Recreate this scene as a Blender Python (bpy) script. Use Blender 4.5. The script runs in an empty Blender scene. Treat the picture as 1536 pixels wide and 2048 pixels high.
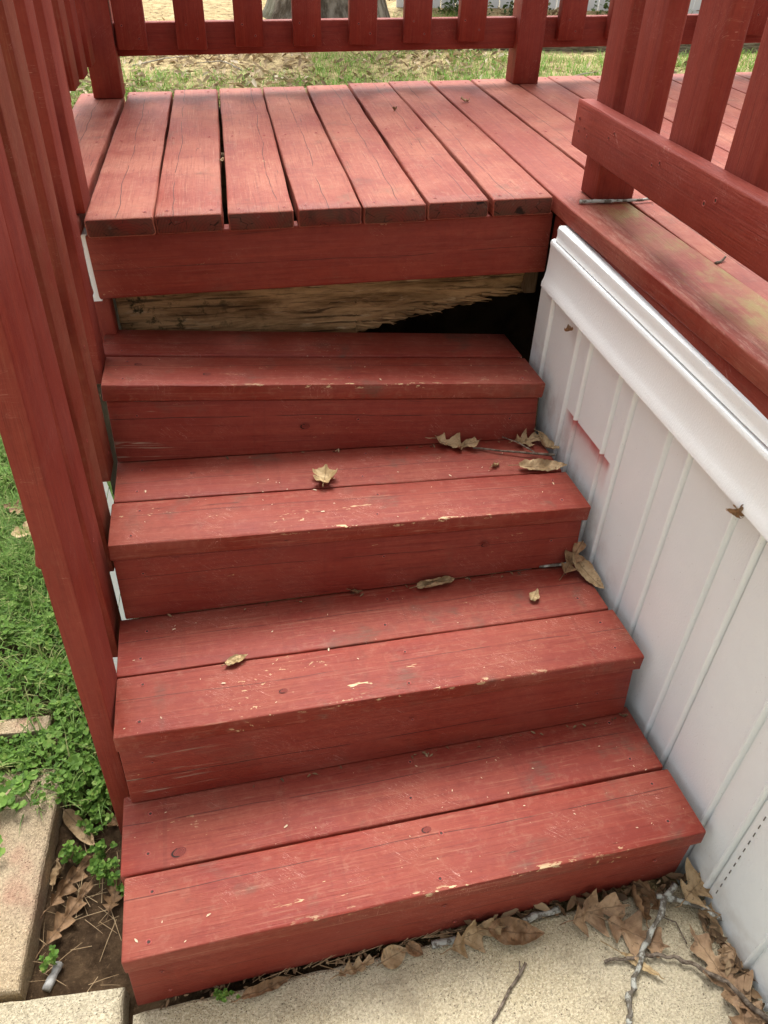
import bpy, math, random
import numpy as np
from mathutils import Vector, Matrix, noise as mnoise

scene = bpy.context.scene
rng = random.Random(7)
R_ = math.radians

# ------------------------------------------------------------------ camera
cam_data = bpy.data.cameras.new("camera")
cam = bpy.data.objects.new("camera", cam_data)
scene.collection.objects.link(cam)
rx = Vector((0.983589, -0.178001, 0.029463)); ux = Vector((0.088909, 0.620284, 0.779322)); fx = Vector((0.156995, 0.763913, -0.625931))
m = Matrix((rx, ux, -fx)).transposed().to_4x4()
m.translation = Vector((0.30848, -1.65311, 1.49795))
cam.matrix_world = m
cam_data.sensor_fit = 'VERTICAL'; cam_data.sensor_height = 36.0; cam_data.lens = 26.688
cam_data.clip_start = 0.02; cam_data.clip_end = 500
scene.camera = cam

# ------------------------------------------------------------------ sky and sun (bright overcast)
SUN_EL, SUN_AZ = 60.0, 6.0       # azimuth measured from +y towards +x
world = bpy.data.worlds.new("World"); scene.world = world; world.use_nodes = True
wt = world.node_tree; wt.nodes.clear()
wo = wt.nodes.new("ShaderNodeOutputWorld"); bg = wt.nodes.new("ShaderNodeBackground")
sky = wt.nodes.new("ShaderNodeTexSky"); sky.sky_type = 'NISHITA'; sky.sun_disc = False
sky.sun_elevation = R_(SUN_EL); sky.sun_rotation = R_(SUN_AZ); sky.dust_density = 6.0; sky.air_density = 1.0; sky.ozone_density = 1.0
hs = wt.nodes.new("ShaderNodeHueSaturation"); hs.inputs["Saturation"].default_value = 0.13
wt.links.new(sky.outputs[0], hs.inputs["Color"]); wt.links.new(hs.outputs[0], bg.inputs["Color"])
bg.inputs["Strength"].default_value = 0.15
wt.links.new(bg.outputs[0], wo.inputs[0])
sun_data = bpy.data.lights.new("sun", 'SUN'); sun_data.energy = 1.5; sun_data.angle = R_(28); sun_data.color = (1.0, 0.97, 0.92)
sun = bpy.data.objects.new("sun", sun_data); scene.collection.objects.link(sun)
sd = Vector((math.sin(R_(SUN_AZ)) * math.cos(R_(SUN_EL)), math.cos(R_(SUN_AZ)) * math.cos(R_(SUN_EL)), math.sin(R_(SUN_EL))))
sun.rotation_euler = sd.to_track_quat('Z', 'Y').to_euler()
sun.location = sd * 20
scene.view_settings.view_transform = 'Standard'; scene.view_settings.look = 'None'
scene.view_settings.gamma = 1.0; scene.view_settings.use_curve_mapping = False
scene.view_settings.exposure = 1.18
scene.cycles.max_bounces = 7; scene.cycles.diffuse_bounces = 4; scene.cycles.glossy_bounces = 2; scene.cycles.transmission_bounces = 3

# ------------------------------------------------------------------ node helper
class NT:
    def __init__(s, name):
        s.mat = bpy.data.materials.new(name); s.mat.use_nodes = True
        s.t = s.mat.node_tree; s.t.nodes.clear()
        s.out = s.t.nodes.new("ShaderNodeOutputMaterial"); s.b = s.t.nodes.new("ShaderNodeBsdfPrincipled")
        s.t.links.new(s.b.outputs[0], s.out.inputs[0])
    def put(s, sock, v):
        if hasattr(v, "is_output"): s.t.links.new(v, sock)
        elif isinstance(v, (tuple, list)) and sock.type == 'RGBA' and len(v) == 3: sock.default_value = (*v, 1)
        else: sock.default_value = v
    def node(s, ty, props=None, ins=None, out=0):
        n = s.t.nodes.new("ShaderNode" + ty)
        for k, v in (props or {}).items(): setattr(n, k, v)
        for k, v in (ins or {}).items(): s.put(n.inputs[k], v)
        return n.outputs[out]
    def M(s, op, a, b=0.0, c=0.0, clamp=False):
        return s.node("Math", {"operation": op, "use_clamp": clamp}, {0: a, 1: b, 2: c})
    def V(s, op, a, b):
        return s.node("VectorMath", {"operation": op}, {0: a, 1: b})
    def sm(s, x, a, b, lo=0.0, hi=1.0):
        return s.node("MapRange", {"interpolation_type": 'SMOOTHSTEP'}, {0: x, 1: a, 2: b, 3: lo, 4: hi})
    def mix(s, f, a, b, mode='MIX'):
        n = s.t.nodes.new("ShaderNodeMix"); n.data_type = 'RGBA'; n.blend_type = mode
        s.put(n.inputs[0], f); s.put(n.inputs[6], a); s.put(n.inputs[7], b)
        return n.outputs[2]
    def noise(s, vec, scale, detail=3.0, rough=0.55, dist=0.0):
        return s.node("TexNoise", {}, {"Vector": vec, "Scale": scale, "Detail": detail, "Roughness": rough, "Distortion": dist})
    def vor(s, vec, scale, feat='F1', out=0):
        return s.node("TexVoronoi", {"feature": feat}, {"Vector": vec, "Scale": scale}, out)
    def obj(s): return s.node("TexCoord", out=3)
    def rnd(s): return s.node("ObjectInfo", out=5)
    def sep(s, v):
        n = s.t.nodes.new("ShaderNodeSeparateXYZ"); s.put(n.inputs[0], v); return n.outputs
    def comb(s, x, y, z): return s.node("CombineXYZ", {}, {0: x, 1: y, 2: z})
    def bump(s, h, strength, dist, nrm=None):
        ins = {"Strength": strength, "Distance": dist, "Height": h}
        if nrm is not None: ins["Normal"] = nrm
        return s.node("Bump", {}, ins)
    def done(s, color, rough=0.6, nrm=None, spec=0.3, **kw):
        s.put(s.b.inputs["Base Color"], color); s.put(s.b.inputs["Roughness"], rough)
        s.put(s.b.inputs["Specular IOR Level"], spec)
        if nrm is not None: s.put(s.b.inputs["Normal"], nrm)
        for k, v in kw.items(): s.put(s.b.inputs[k.replace("_", " ")], v)
        return s.mat

RED = (0.188, 0.0195, 0.0112)
def paint(name, base=RED, fade=0.5, chips=0.0, grime=0.3, crack=0.6, algae=0.0, edgechip=0.0, fadecol=(0.34, 0.125, 0.085), raw=0.0, scratch=0.4, ends=0.0, wobble=0.03):
    """brushed red paint over planed softwood; local x runs along the board, -y is its front edge"""
    n = NT(name); o = n.obj(); rn = n.rnd()
    off = n.M('MULTIPLY', rn, 37.0)
    P = n.V('ADD', o, n.comb(off, n.M('MULTIPLY', rn, 11.0), n.M('MULTIPLY', rn, 23.0)))
    X, Y, Z = n.sep(o)
    stretch = n.V('MULTIPLY', P, (1.0, 18.0, 18.0))
    grain = n.noise(n.V('MULTIPLY', P, (1.9, 55.0, 55.0)), 4.0, 4.0, 0.65, 0.9)
    big = n.noise(P, 4.5, 3.0, 0.6, 0.3)
    mid = n.noise(stretch, 2.4, 3.0, 0.6, 0.7)
    fine = n.noise(P, 160.0, 1.0, 0.6)
    col = n.mix(n.sm(mid, 0.3, 0.75), base, tuple(c * f for c, f in zip(base, (1.22, 1.5, 1.35))))
    # sun-faded, walked-on centre of the board
    ctr = n.M('SUBTRACT', 1.0, n.M('MULTIPLY', n.M('ABSOLUTE', Y), 9.0), clamp=True)
    ff = n.M('ADD', n.M('MULTIPLY', n.sm(big, 0.32, 0.72), 0.75), n.M('MULTIPLY', ctr, 0.25))
    ff = n.M('MULTIPLY', ff, n.M('ADD', 0.6, n.M('MULTIPLY', grain, 0.75)))
    col = n.mix(n.M('MULTIPLY', ff, fade, clamp=True), col, fadecol)
    # thin dusty film in the grain
    col = n.mix(n.M('MULTIPLY', n.sm(grain, 0.56, 0.72), 0.42 * fade), col, (0.42, 0.225, 0.145))
    col = n.mix(n.M('MULTIPLY', n.sm(grain, 0.47, 0.30), 0.34), col, tuple(c * 0.45 for c in base))
    dust = n.noise(P, 55.0, 4.0, 0.75, 0.3)
    col = n.mix(n.M('MULTIPLY', n.sm(dust, 0.50, 0.74), 0.30 * fade), col, (0.36, 0.20, 0.135))
    col = n.mix(n.M('MULTIPLY', n.sm(dust, 0.50, 0.30), 0.22), col, tuple(c * 0.62 for c in base))
    # grime patches
    gr = n.noise(P, 7.0, 4.0, 0.65, 0.4)
    gm = n.M('MULTIPLY', n.sm(gr, 0.56, 0.72), n.sm(grain, 0.30, 0.62))
    col = n.mix(n.M('MULTIPLY', gm, grime), col, (0.095, 0.062, 0.043))
    if raw:
        rw = n.M('MULTIPLY', n.sm(n.noise(stretch, 3.2, 4.0, 0.7), 0.58, 0.64), n.sm(grain, 0.42, 0.55))
        rw = n.M('MULTIPLY', rw, n.sm(X, 0.20, 0.02))
        col = n.mix(n.M('MULTIPLY', rw, raw), col, (0.33, 0.24, 0.17))
    if ends:
        em = n.M('MULTIPLY', n.sm(n.M('ADD', X, n.M('MULTIPLY', gr, 0.10)), 0.16, 0.04), ends)
        col = n.mix(em, col, (0.16, 0.115, 0.06))
    if algae:
        al = n.M('MULTIPLY', n.sm(n.noise(P, 6.5, 5.0, 0.7, 0.2), 0.40, 0.62), n.sm(n.noise(n.V('MULTIPLY', P, (1.0, 5.0, 1.0)), 9.0, 4.0, 0.7), 0.30, 0.62))
        yy = n.M('MULTIPLY', n.M('MULTIPLY', n.sm(n.M('ADD', Y, n.M('MULTIPLY', big, 0.05)), 0.052, 0.006), n.sm(X, 2.30, 2.16)), n.sm(Z, -0.006, -0.001))
        col = n.mix(n.M('MULTIPLY', n.M('MULTIPLY', al, yy), algae), col, (0.235, 0.235, 0.065))
        pale = n.M('MULTIPLY', n.M('MULTIPLY', n.sm(n.noise(n.V('MULTIPLY', P, (2.0, 12.0, 1.0)), 8.0, 4.0, 0.7), 0.48, 0.62), n.sm(n.M('ABSOLUTE', n.M('SUBTRACT', Y, 0.028)), 0.035, 0.008)), n.M('MULTIPLY', n.sm(X, 2.30, 2.16), n.sm(Z, -0.006, -0.001)))
        col = n.mix(n.M('MULTIPLY', pale, 0.38), col, (0.46, 0.27, 0.20))
        col = n.mix(n.M('MULTIPLY', n.M('MULTIPLY', n.sm(big, 0.42, 0.6), yy), algae * 0.35), col, (0.27, 0.16, 0.10))
    # paint chips down to cream primer, in streaky clusters
    if chips or edgechip:
        c1 = n.noise(n.V('MULTIPLY', P, (1.0, 2.2, 1.0)), 62.0, 4.0, 0.6, 0.6)
        c2 = n.noise(n.V('MULTIPLY', P, (1.0, 2.6, 1.0)), 5.0, 2.0, 0.5)
        cm = n.M('MULTIPLY', n.sm(n.M('ADD', c1, n.M('MULTIPLY', n.sm(c2, 0.45, 0.75), 0.16)), 0.785, 0.80), chips)
        if edgechip:
            ed = n.M('MULTIPLY', n.sm(Y, -0.058, -0.0665), n.sm(n.M('ABSOLUTE', Z), 0.012, 0.004))
            e2 = n.noise(n.V('MULTIPLY', P, (1.0, 3.0, 3.0)), 30.0, 4.0, 0.7)
            md = n.sm(n.M('ABSOLUTE', n.M('SUBTRACT', X, 0.55)), 0.38, 0.05)
            cm = n.M('MAXIMUM', cm, n.M('MULTIPLY', n.M('MULTIPLY', ed, md), n.sm(e2, 0.585, 0.615)))
            inner = n.sm(n.noise(n.V('MULTIPLY', P, (0.6, 3.5, 1.0)), 17.0, 4.0, 0.65), 0.645, 0.665)
            reg = n.M('MULTIPLY', n.sm(n.M('ABSOLUTE', n.M('ADD', n.M('SUBTRACT', X, 0.62), n.M('MULTIPLY', rn, 0.24))), 0.19, 0.06), n.sm(n.M('ABSOLUTE', n.M('ADD', Y, 0.022)), 0.042, 0.010))
            cm = n.M('MAXIMUM', cm, n.M('MULTIPLY', n.M('MULTIPLY', inner, reg), n.M('MULTIPLY', edgechip, n.sm(Z, -0.006, -0.002))))
        col = n.mix(n.M('MINIMUM', cm, 1.0), col, (0.60, 0.47, 0.26))
    # fine pale scuffs
    if scratch:
        w = n.noise(n.V('MULTIPLY', n.node("VectorRotate", {"rotation_type": 'Z_AXIS'}, {"Vector": P, "Angle": 0.7}), (3.0, 26.0, 3.0)), 6.0, 2.0, 0.5, 1.2)
        sc = n.M('MULTIPLY', n.sm(n.M('ABSOLUTE', n.M('SUBTRACT', w, 0.5)), 0.006, 0.001), n.sm(n.noise(P, 9.0, 2.0), 0.53, 0.63))
        col = n.mix(n.M('MULTIPLY', sc, scratch), col, (0.58, 0.34, 0.28))
    # drying cracks following the grain
    wob = n.noise(n.comb(n.M('ADD', X, off), 0.0, 0.0), 2.2, 3.0, 0.5)
    line = n.M('SUBTRACT', n.M('ADD', Y, n.M('MULTIPLY', n.M('SUBTRACT', wob, 0.5), wobble)), n.M('MULTIPLY', n.M('SUBTRACT', rn, 0.5), 0.07))
    brk = n.sm(n.noise(n.comb(n.M('ADD', X, off), 0.0, 3.0), 7.0, 3.0), 0.36, 0.50)
    ck = n.M('MULTIPLY', n.sm(n.M('ABSOLUTE', line), n.M('MULTIPLY', brk, 0.0013), 0.0002), brk)
    lines = n.noise(n.V('MULTIPLY', P, (0.5, 24.0, 24.0)), 3.0, 2.0, 0.4, 0.3)
    ck2 = n.M('MULTIPLY', n.sm(n.M('ABSOLUTE', n.M('SUBTRACT', lines, 0.5)), 0.007, 0.001), n.sm(n.noise(n.V('MULTIPLY', P, (2.0, 9.0, 9.0)), 2.5, 2.0), 0.56, 0.64))
    ckm = n.M('MULTIPLY', n.M('MAXIMUM', ck, n.M('MULTIPLY', ck2, 0.75)), crack, clamp=True)
    col = n.mix(ckm, col, (0.028, 0.010, 0.008))
    # knots telegraphing through
    h = n.M('ADD', n.M('MULTIPLY', grain, 0.9), n.M('MULTIPLY', fine, 0.30))
    nr = n.bump(h, 0.55, 0.0024)
    return n.done(col, n.M('ADD', 0.52, n.M('MULTIPLY', ff, 0.22)), nr, 0.28)

M_DECK = paint("paint_deck_floor", fade=0.92, grime=0.50, crack=0.95, chips=0.25, fadecol=(0.355, 0.128, 0.083), scratch=0.5, wobble=0.06)
M_EDGE = paint("paint_deck_edge", fade=0.55, grime=0.30, crack=0.3, chips=0.2, algae=0.72)
M_TREADF = paint("paint_tread_front", fade=0.74, grime=0.62, crack=0.75, chips=0.60, edgechip=1.0, fadecol=(0.27, 0.078, 0.050), scratch=0.7)
M_TREADB = paint("paint_tread_back", fade=0.66, grime=0.68, crack=0.75, chips=0.30, fadecol=(0.27, 0.078, 0.050), scratch=0.6)
M_RISER = paint("paint_riser", fade=0.20, grime=0.22, crack=0.65, chips=0.32, scratch=0.3)
M_RISERRAW = paint("paint_riser_worn", fade=0.22, grime=0.40, crack=0.9, chips=0.35, raw=1.0, scratch=0.4)
M_RAIL = paint("paint_railing", base=(0.186, 0.0200, 0.0115), fade=0.20, grime=0.10, crack=0.22, chips=0.06, scratch=0.35, fadecol=(0.36, 0.10, 0.075))
M_RAILALG = paint("paint_railing_algae", base=(0.186, 0.0200, 0.0115), fade=0.50, grime=0.12, crack=0.2, fadecol=(0.19, 0.075, 0.033), scratch=0.3)

def endgrain(name):
    n = NT(name); o = n.obj(); rn = n.rnd(); X, Y, Z = n.sep(o)
    P = n.V('ADD', o, n.comb(n.M('MULTIPLY', rn, 9.0), n.M('MULTIPLY', rn, 5.0), 0.0))
    r = n.M('SQRT', n.M('ADD', n.M('POWER', n.M('ADD', Y, n.M('MULTIPLY', n.M('SUBTRACT', rn, 0.5), 0.12)), 2.0), n.M('POWER', n.M('ADD', Z, 0.06), 2.0)))
    ring = n.M('SINE', n.M('MULTIPLY', n.M('ADD', r, n.M('MULTIPLY', n.noise(P, 30.0), 0.004)), 1100.0))
    big = n.noise(P, 16.0, 4.0, 0.65, 0.4)
    col = n.mix(n.sm(big, 0.30, 0.70), (0.150, 0.026, 0.018), (0.095, 0.040, 0.026))
    col = n.mix(n.M('MULTIPLY', n.sm(n.noise(n.V('MULTIPLY', P, (1.0, 1.0, 0.5)), 15.0, 4.0, 0.6), 0.54, 0.72), 0.85), col, (0.028, 0.022, 0.016))
    col = n.mix(n.M('MULTIPLY', n.sm(n.noise(P, 60.0, 3.0), 0.62, 0.76), 0.3), col, (0.15, 0.15, 0.13))
    col = n.mix(n.M('MULTIPLY', n.sm(ring, 0.3, 1.0), 0.25), col, (0.03, 0.012, 0.01))
    ck = n.sm(n.vor(n.V('MULTIPLY', P, (1.0, 0.7, 1.0)), 55.0, 'DISTANCE_TO_EDGE'), 0.035, 0.01)
    ck = n.M('MULTIPLY', ck, n.sm(n.noise(P, 40.0), 0.5, 0.6))
    col = n.mix(n.M('MULTIPLY', ck, 0.9), col, (0.012, 0.007, 0.005))
    return n.done(col, 0.75, n.bump(n.M('SUBTRACT', n.noise(P, 300.0, 3.0), ck), 0.5, 0.002), 0.2)
M_END = endgrain("end_grain")

def flat_noise(name, c1, c2, scale=20.0, rough=0.7, bumpd=0.002, bscale=120.0, spec=0.25, stretch=(1, 1, 1), lo=0.35, hi=0.65, rand=0.0, dirt=None):
    n = NT(name); P = n.V('ADD', n.V('MULTIPLY', n.obj(), stretch), n.comb(n.M('MULTIPLY', n.rnd(), 19.0), 0.0, 0.0))
    col = n.mix(n.sm(n.noise(P, scale, 5.0, 0.62), lo, hi), c1, c2)
    if dirt: col = n.mix(n.M('MULTIPLY', n.sm(n.noise(P, dirt[1], 4.0, 0.6), 0.52, 0.66), dirt[2]), col, dirt[0])
    return n.done(col, rough, n.bump(n.noise(P, bscale, 4.0, 0.65), 0.6, bumpd), spec)

M_ROT = NT("rotten_wood"); n = M_ROT
P = n.obj(); st = n.V('MULTIPLY', P, (1.6, 6.0, 9.0))
g1 = n.noise(st, 3.4, 6.0, 0.70, 0.5); g2 = n.noise(n.V('MULTIPLY', P, (1.0, 9.0, 20.0)), 5.0, 5.0, 0.62, 0.3)
col = n.mix(n.sm(g1, 0.30, 0.68), (0.16, 0.088, 0.036), (0.52, 0.325, 0.155))
col = n.mix(n.M('MULTIPLY', n.sm(g2, 0.52, 0.62), 0.8), col, (0.030, 0.016, 0.008))
col = n.mix(n.M('MULTIPLY', n.sm(n.noise(st, 5.0, 4.0, 0.6), 0.60, 0.70), 0.8), col, (0.55, 0.40, 0.23))
X, Y, Z = n.sep(P)
col = n.mix(n.M('MULTIPLY', n.sm(n.noise(P, 35.0, 4.0, 0.7), 0.52, 0.68), n.sm(X, 0.55, 0.05)), col, (0.045, 0.038, 0.018))
M_ROT = n.done(col, 0.85, n.bump(n.M('ADD', g1, g2), 0.9, 0.008), 0.15)
M_OLDWOOD = flat_noise("bare_lumber", (0.10, 0.062, 0.032), (0.21, 0.14, 0.08), 6.0, 0.8, 0.003, 40.0, 0.15, (1, 7, 7))

def vinyl(name, stain=False, base=(0.800, 0.848, 0.846)):
    n = NT(name); o = n.obj(); X, Y, Z = n.sep(o)
    col = n.mix(n.sm(n.noise(o, 3.0, 4.0, 0.6), 0.35, 0.7), base, tuple(c * 0.955 for c in base))
    if stain:
        # rust-brown splash-back dirt by the stair, red overspray left by the stair painting
        line = n.M('SUBTRACT', n.M('ADD', 0.597, n.M('MULTIPLY', n.M('ADD', Y, 0.25), 0.05)), Z)       # >0 below the masking line
        inr = n.M('MULTIPLY', n.sm(Y, -0.455, -0.440), n.sm(Y, -0.225, -0.262))
        fall = n.M('ADD', n.M('MULTIPLY', n.M('POWER', n.sm(line, 0.14, 0.0), 2.0), 0.45), n.M('MULTIPLY', n.sm(n.M('ADD', line, n.M('MULTIPLY', n.noise(o, 40.0, 3.0), 0.02)), 0.045, 0.008), 0.55))
        ov = n.M('MULTIPLY', n.M('MULTIPLY', n.sm(line, -0.001, 0.002), fall), inr)
        ov = n.M('MULTIPLY', ov, n.M('ADD', 0.55, n.M('MULTIPLY', n.noise(o, 14.0, 3.0), 0.6)))
        stair = n.M('SUBTRACT', n.M('ADD', 0.50, n.M('MULTIPLY', n.M('ADD', Y, 0.20), 0.56)), Z)        # ~height under the stair line
        nearst = n.sm(stair, -0.16, 0.0)
        dirt = n.M('MULTIPLY', nearst, n.sm(n.noise(n.V('MULTIPLY', o, (1.0, 1.0, 0.6)), 22.0, 5.0, 0.68), 0.38, 0.72))
        dirt = n.M('MULTIPLY', dirt, n.sm(Y, -0.78, -0.35))
        col = n.mix(n.M('MULTIPLY', dirt, 0.55), col, (0.42, 0.31, 0.27))
        sp = n.sm(n.vor(o, 95.0), 0.10, 0.05)
        col = n.mix(n.M('MULTIPLY', n.M('MULTIPLY', sp, n.sm(n.noise(o, 30.0), 0.54, 0.60)), 0.55), col, (0.20, 0.16, 0.12))
        low = n.M('MULTIPLY', n.sm(Z, 0.16, 0.0), n.sm(n.noise(o, 18.0, 4.0), 0.35, 0.7))
        col = n.mix(n.M('MULTIPLY', low, 0.45), col, (0.36, 0.31, 0.24))
        col = n.mix(n.M('MULTIPLY', ov, 1.05, clamp=True), col, (0.40, 0.040, 0.032))
    emb = n.noise(n.V('MULTIPLY', o, (1.0, 1.0, 0.55)), 330.0, 3.0, 0.6)
    return n.done(col, 0.42, n.bump(emb, 0.55, 0.0014), 0.4)
M_VINYL = vinyl("white_vinyl_siding", True)
M_TRIM = vinyl("white_vinyl_trim", False, (0.845, 0.872, 0.868))

def concrete(name, base, pink=0.0):
    n = NT(name); o = n.obj()
    big = n.noise(o, 3.5, 4.0, 0.6); med = n.noise(o, 26.0, 4.0, 0.65); fine = n.noise(o, 210.0, 4.0, 0.75)
    col = n.mix(n.sm(big, 0.35, 0.68), base, tuple(c * f for c, f in zip(base, (0.90, 0.86, 0.74))))
    col = n.mix(n.sm(fine, 0.46, 0.64), col, tuple(min(0.85, c * 1.28) for c in base))
    col = n.mix(n.M('MULTIPLY', n.sm(fine, 0.47, 0.36), 0.55), col, tuple(c * 0.55 for c in base))
    cell = n.vor(o, 260.0); crand = n.vor(o, 260.0, 'F1', 1)
    cr = n.sep(crand)[0]
    col = n.mix(n.M('MULTIPLY', n.sm(cell, 0.42, 0.25), n.M('MULTIPLY', n.M('MULTIPLY', n.sm(cr, 0.86, 0.92), n.sm(med, 0.42, 0.58)), 0.75)), col, (0.075, 0.052, 0.03))
    col = n.mix(n.M('MULTIPLY', n.sm(cell, 0.45, 0.25), n.M('MULTIPLY', n.sm(cr, 0.22, 0.15), 0.65)), col, (0.62, 0.52, 0.33))
    col = n.mix(n.M('MULTIPLY', n.sm(n.noise(o, 9.0, 5.0, 0.7), 0.50, 0.70), 0.45), col, (0.22, 0.175, 0.11))
    if pink: col = n.mix(n.M('MULTIPLY', n.sm(n.noise(o, 6.0, 3.0), 0.47, 0.66), pink), col, (0.40, 0.17, 0.12))
    return n.done(col, 0.88, n.bump(n.M('ADD', fine, n.M('MULTIPLY', n.sm(cell, 0.5, 0.1), 0.8)), 0.8, 0.003), 0.2)
M_CONC = concrete("sand_finish_concrete", (0.47, 0.41, 0.29))
M_CONCP = concrete("edging_concrete", (0.43, 0.335, 0.22), 0.5)

def soilmat(name, a, b, c, sc=30.0):
    n = NT(name); o = n.obj()
    col = n.mix(n.sm(n.noise(o, sc, 6.0, 0.7), 0.32, 0.68), a, b)
    col = n.mix(n.M('MULTIPLY', n.sm(n.noise(o, sc * 4, 4.0, 0.7), 0.58, 0.68), 0.6), col, c)
    return n.done(col, 0.95, n.bump(n.noise(o, sc * 5, 5.0, 0.75), 0.9, 0.006), 0.1)
M_SOIL = soilmat("damp_soil", (0.040, 0.024, 0.013), (0.105, 0.066, 0.036), (0.17, 0.11, 0.06))
M_LAWN = soilmat("lawn_soil", (0.035, 0.026, 0.013), (0.085, 0.060, 0.028), (0.13, 0.10, 0.05))
n = NT("yard_ground"); o = n.obj()
yn = n.noise(o, 0.9, 5.0, 0.65, 0.4); yf = n.noise(o, 9.0, 5.0, 0.7)
col = n.mix(n.sm(yf, 0.35, 0.65), (0.34, 0.255, 0.13), (0.52, 0.41, 0.22))
col = n.mix(n.M('MULTIPLY', n.sm(n.noise(o, 14.0, 5.0, 0.7), 0.50, 0.62), 0.8), col, (0.15, 0.10, 0.055))
M_YARD = n.done(col, 0.95, n.bump(n.noise(o, 45.0, 5.0, 0.7), 0.9, 0.02), 0.1)

def leafy(name, c1, c2, c3, rough=0.6, trans=0.25):
    n = NT(name); r = n.node("NewGeometry", out=8)
    col = n.mix(n.sm(r, 0.0, 0.6), c1, c2); col = n.mix(n.sm(r, 0.72, 1.0), col, c3)
    n.done(col, rough, None, 0.3)
    tr = n.t.nodes.new("ShaderNodeBsdfTranslucent"); n.t.links.new(n.b.inputs["Base Color"].links[0].from_socket, tr.inputs[0])
    ms = n.t.nodes.new("ShaderNodeMixShader"); ms.inputs[0].default_value = trans
    n.t.links.new(n.b.outputs[0], ms.inputs[1]); n.t.links.new(tr.outputs[0], ms.inputs[2]); n.t.links.new(ms.outputs[0], n.out.inputs[0])
    return n.mat
M_CLOVER = leafy("clover_leaf", (0.07, 0.155, 0.020), (0.155, 0.29, 0.045), (0.28, 0.40, 0.09))
M_GRASS = leafy("grass_blade", (0.08, 0.17, 0.025), (0.17, 0.30, 0.055), (0.36, 0.36, 0.14))
M_LITTER = leafy("leaf_litter", (0.20, 0.135, 0.075), (0.44, 0.33, 0.20), (0.60, 0.51, 0.37), 0.8, 0.15)

def dryleaf(name, c1, c2):
    n = NT(name); o = n.obj(); X, Y, Z = n.sep(o)
    P = n.V('ADD', o, n.comb(n.M('MULTIPLY', n.rnd(), 9.0), 0.0, 0.0))
    col = n.mix(n.sm(n.noise(P, 28.0, 4.0, 0.6), 0.35, 0.66), c1, c2)
    vein = n.sm(n.M('ABSOLUTE', Y), 0.0014, 0.0004)
    sv = n.M('ABSOLUTE', n.M('SUBTRACT', n.M('FRACT', n.M('MULTIPLY', n.M('SUBTRACT', X, n.M('ABSOLUTE', Y)), 75.0)), 0.5))
    vein = n.M('MAXIMUM', vein, n.M('MULTIPLY', n.sm(sv, 0.06, 0.01), 0.55))
    col = n.mix(n.M('MULTIPLY', vein, 0.5), col, tuple(c * 0.45 for c in c1))
    col = n.mix(n.M('MULTIPLY', n.sm(n.noise(P, 90.0, 3.0), 0.60, 0.68), 0.6), col, tuple(c * 0.35 for c in c1))
    return n.done(col, 0.62, n.bump(n.M('ADD', n.noise(P, 110.0, 3.0), vein), 0.5, 0.0015), 0.25)
M_LEAFTAN = dryleaf("dry_leaf_tan", (0.26, 0.17, 0.085), (0.45, 0.32, 0.18))
M_LEAFBRN = dryleaf("dry_leaf_brown", (0.16, 0.09, 0.042), (0.33, 0.20, 0.105))
M_LEAFRST = dryleaf("dry_leaf_rust", (0.21, 0.125, 0.068), (0.39, 0.26, 0.15))
M_LEAFYEL = dryleaf("dry_leaf_yellow", (0.33, 0.225, 0.105), (0.50, 0.37, 0.20))
M_TWIG = flat_noise("twig_bark", (0.07, 0.05, 0.035), (0.21, 0.17, 0.13), 90.0, 0.85, 0.001, 300.0, 0.15)
M_LICHEN = flat_noise("lichen_bark", (0.13, 0.112, 0.088), (0.40, 0.405, 0.355), 60.0, 0.9, 0.003, 200.0, 0.1, lo=0.44, hi=0.56)
M_PALESTICK = flat_noise("weathered_stick", (0.25, 0.24, 0.22), (0.46, 0.455, 0.43), 60.0, 0.8, 0.001, 200.0, 0.15)
M_DEADSTICK = flat_noise("dead_stick", (0.26, 0.22, 0.17), (0.42, 0.37, 0.30), 40.0, 0.85, 0.001, 200.0, 0.15)
M_NEEDLE = flat_noise("pine_needle", (0.27, 0.18, 0.09), (0.42, 0.30, 0.17), 30.0, 0.7, 0.0005, 200.0)
M_SCREW = flat_noise("screw_recess", (0.03, 0.015, 0.011), (0.07, 0.035, 0.026), 300.0, 0.6, 0.0005, 600.0)
M_SCREWRIM = flat_noise("screw_paint_rim", (0.26, 0.045, 0.036), (0.36, 0.09, 0.07), 300.0, 0.6, 0.0005, 600.0)
M_DARK = flat_noise("dark_slot", (0.010, 0.009, 0.008), (0.02, 0.018, 0.015), 100.0, 0.9, 0.0005)
M_SLOT = flat_noise("nail_slot_shade", (0.10, 0.095, 0.085), (0.18, 0.17, 0.155), 100.0, 0.9, 0.0005)
M_TIMBER = flat_noise("weathered_timber", (0.085, 0.065, 0.045), (0.25, 0.205, 0.155), 7.0, 0.9, 0.012, 30.0, 0.1, (1, 9, 9))
M_BARK = flat_noise("oak_bark", (0.075, 0.058, 0.042), (0.27, 0.235, 0.19), 7.0, 0.95, 0.05, 16.0, 0.1, (1.6, 1.6, 0.5), dirt=((0.16, 0.17, 0.12), 2.0, 0.6))
M_FENCE = flat_noise("white_fence_vinyl", (0.72, 0.73, 0.73), (0.80, 0.81, 0.81), 3.0, 0.45, 0.0005)

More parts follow.
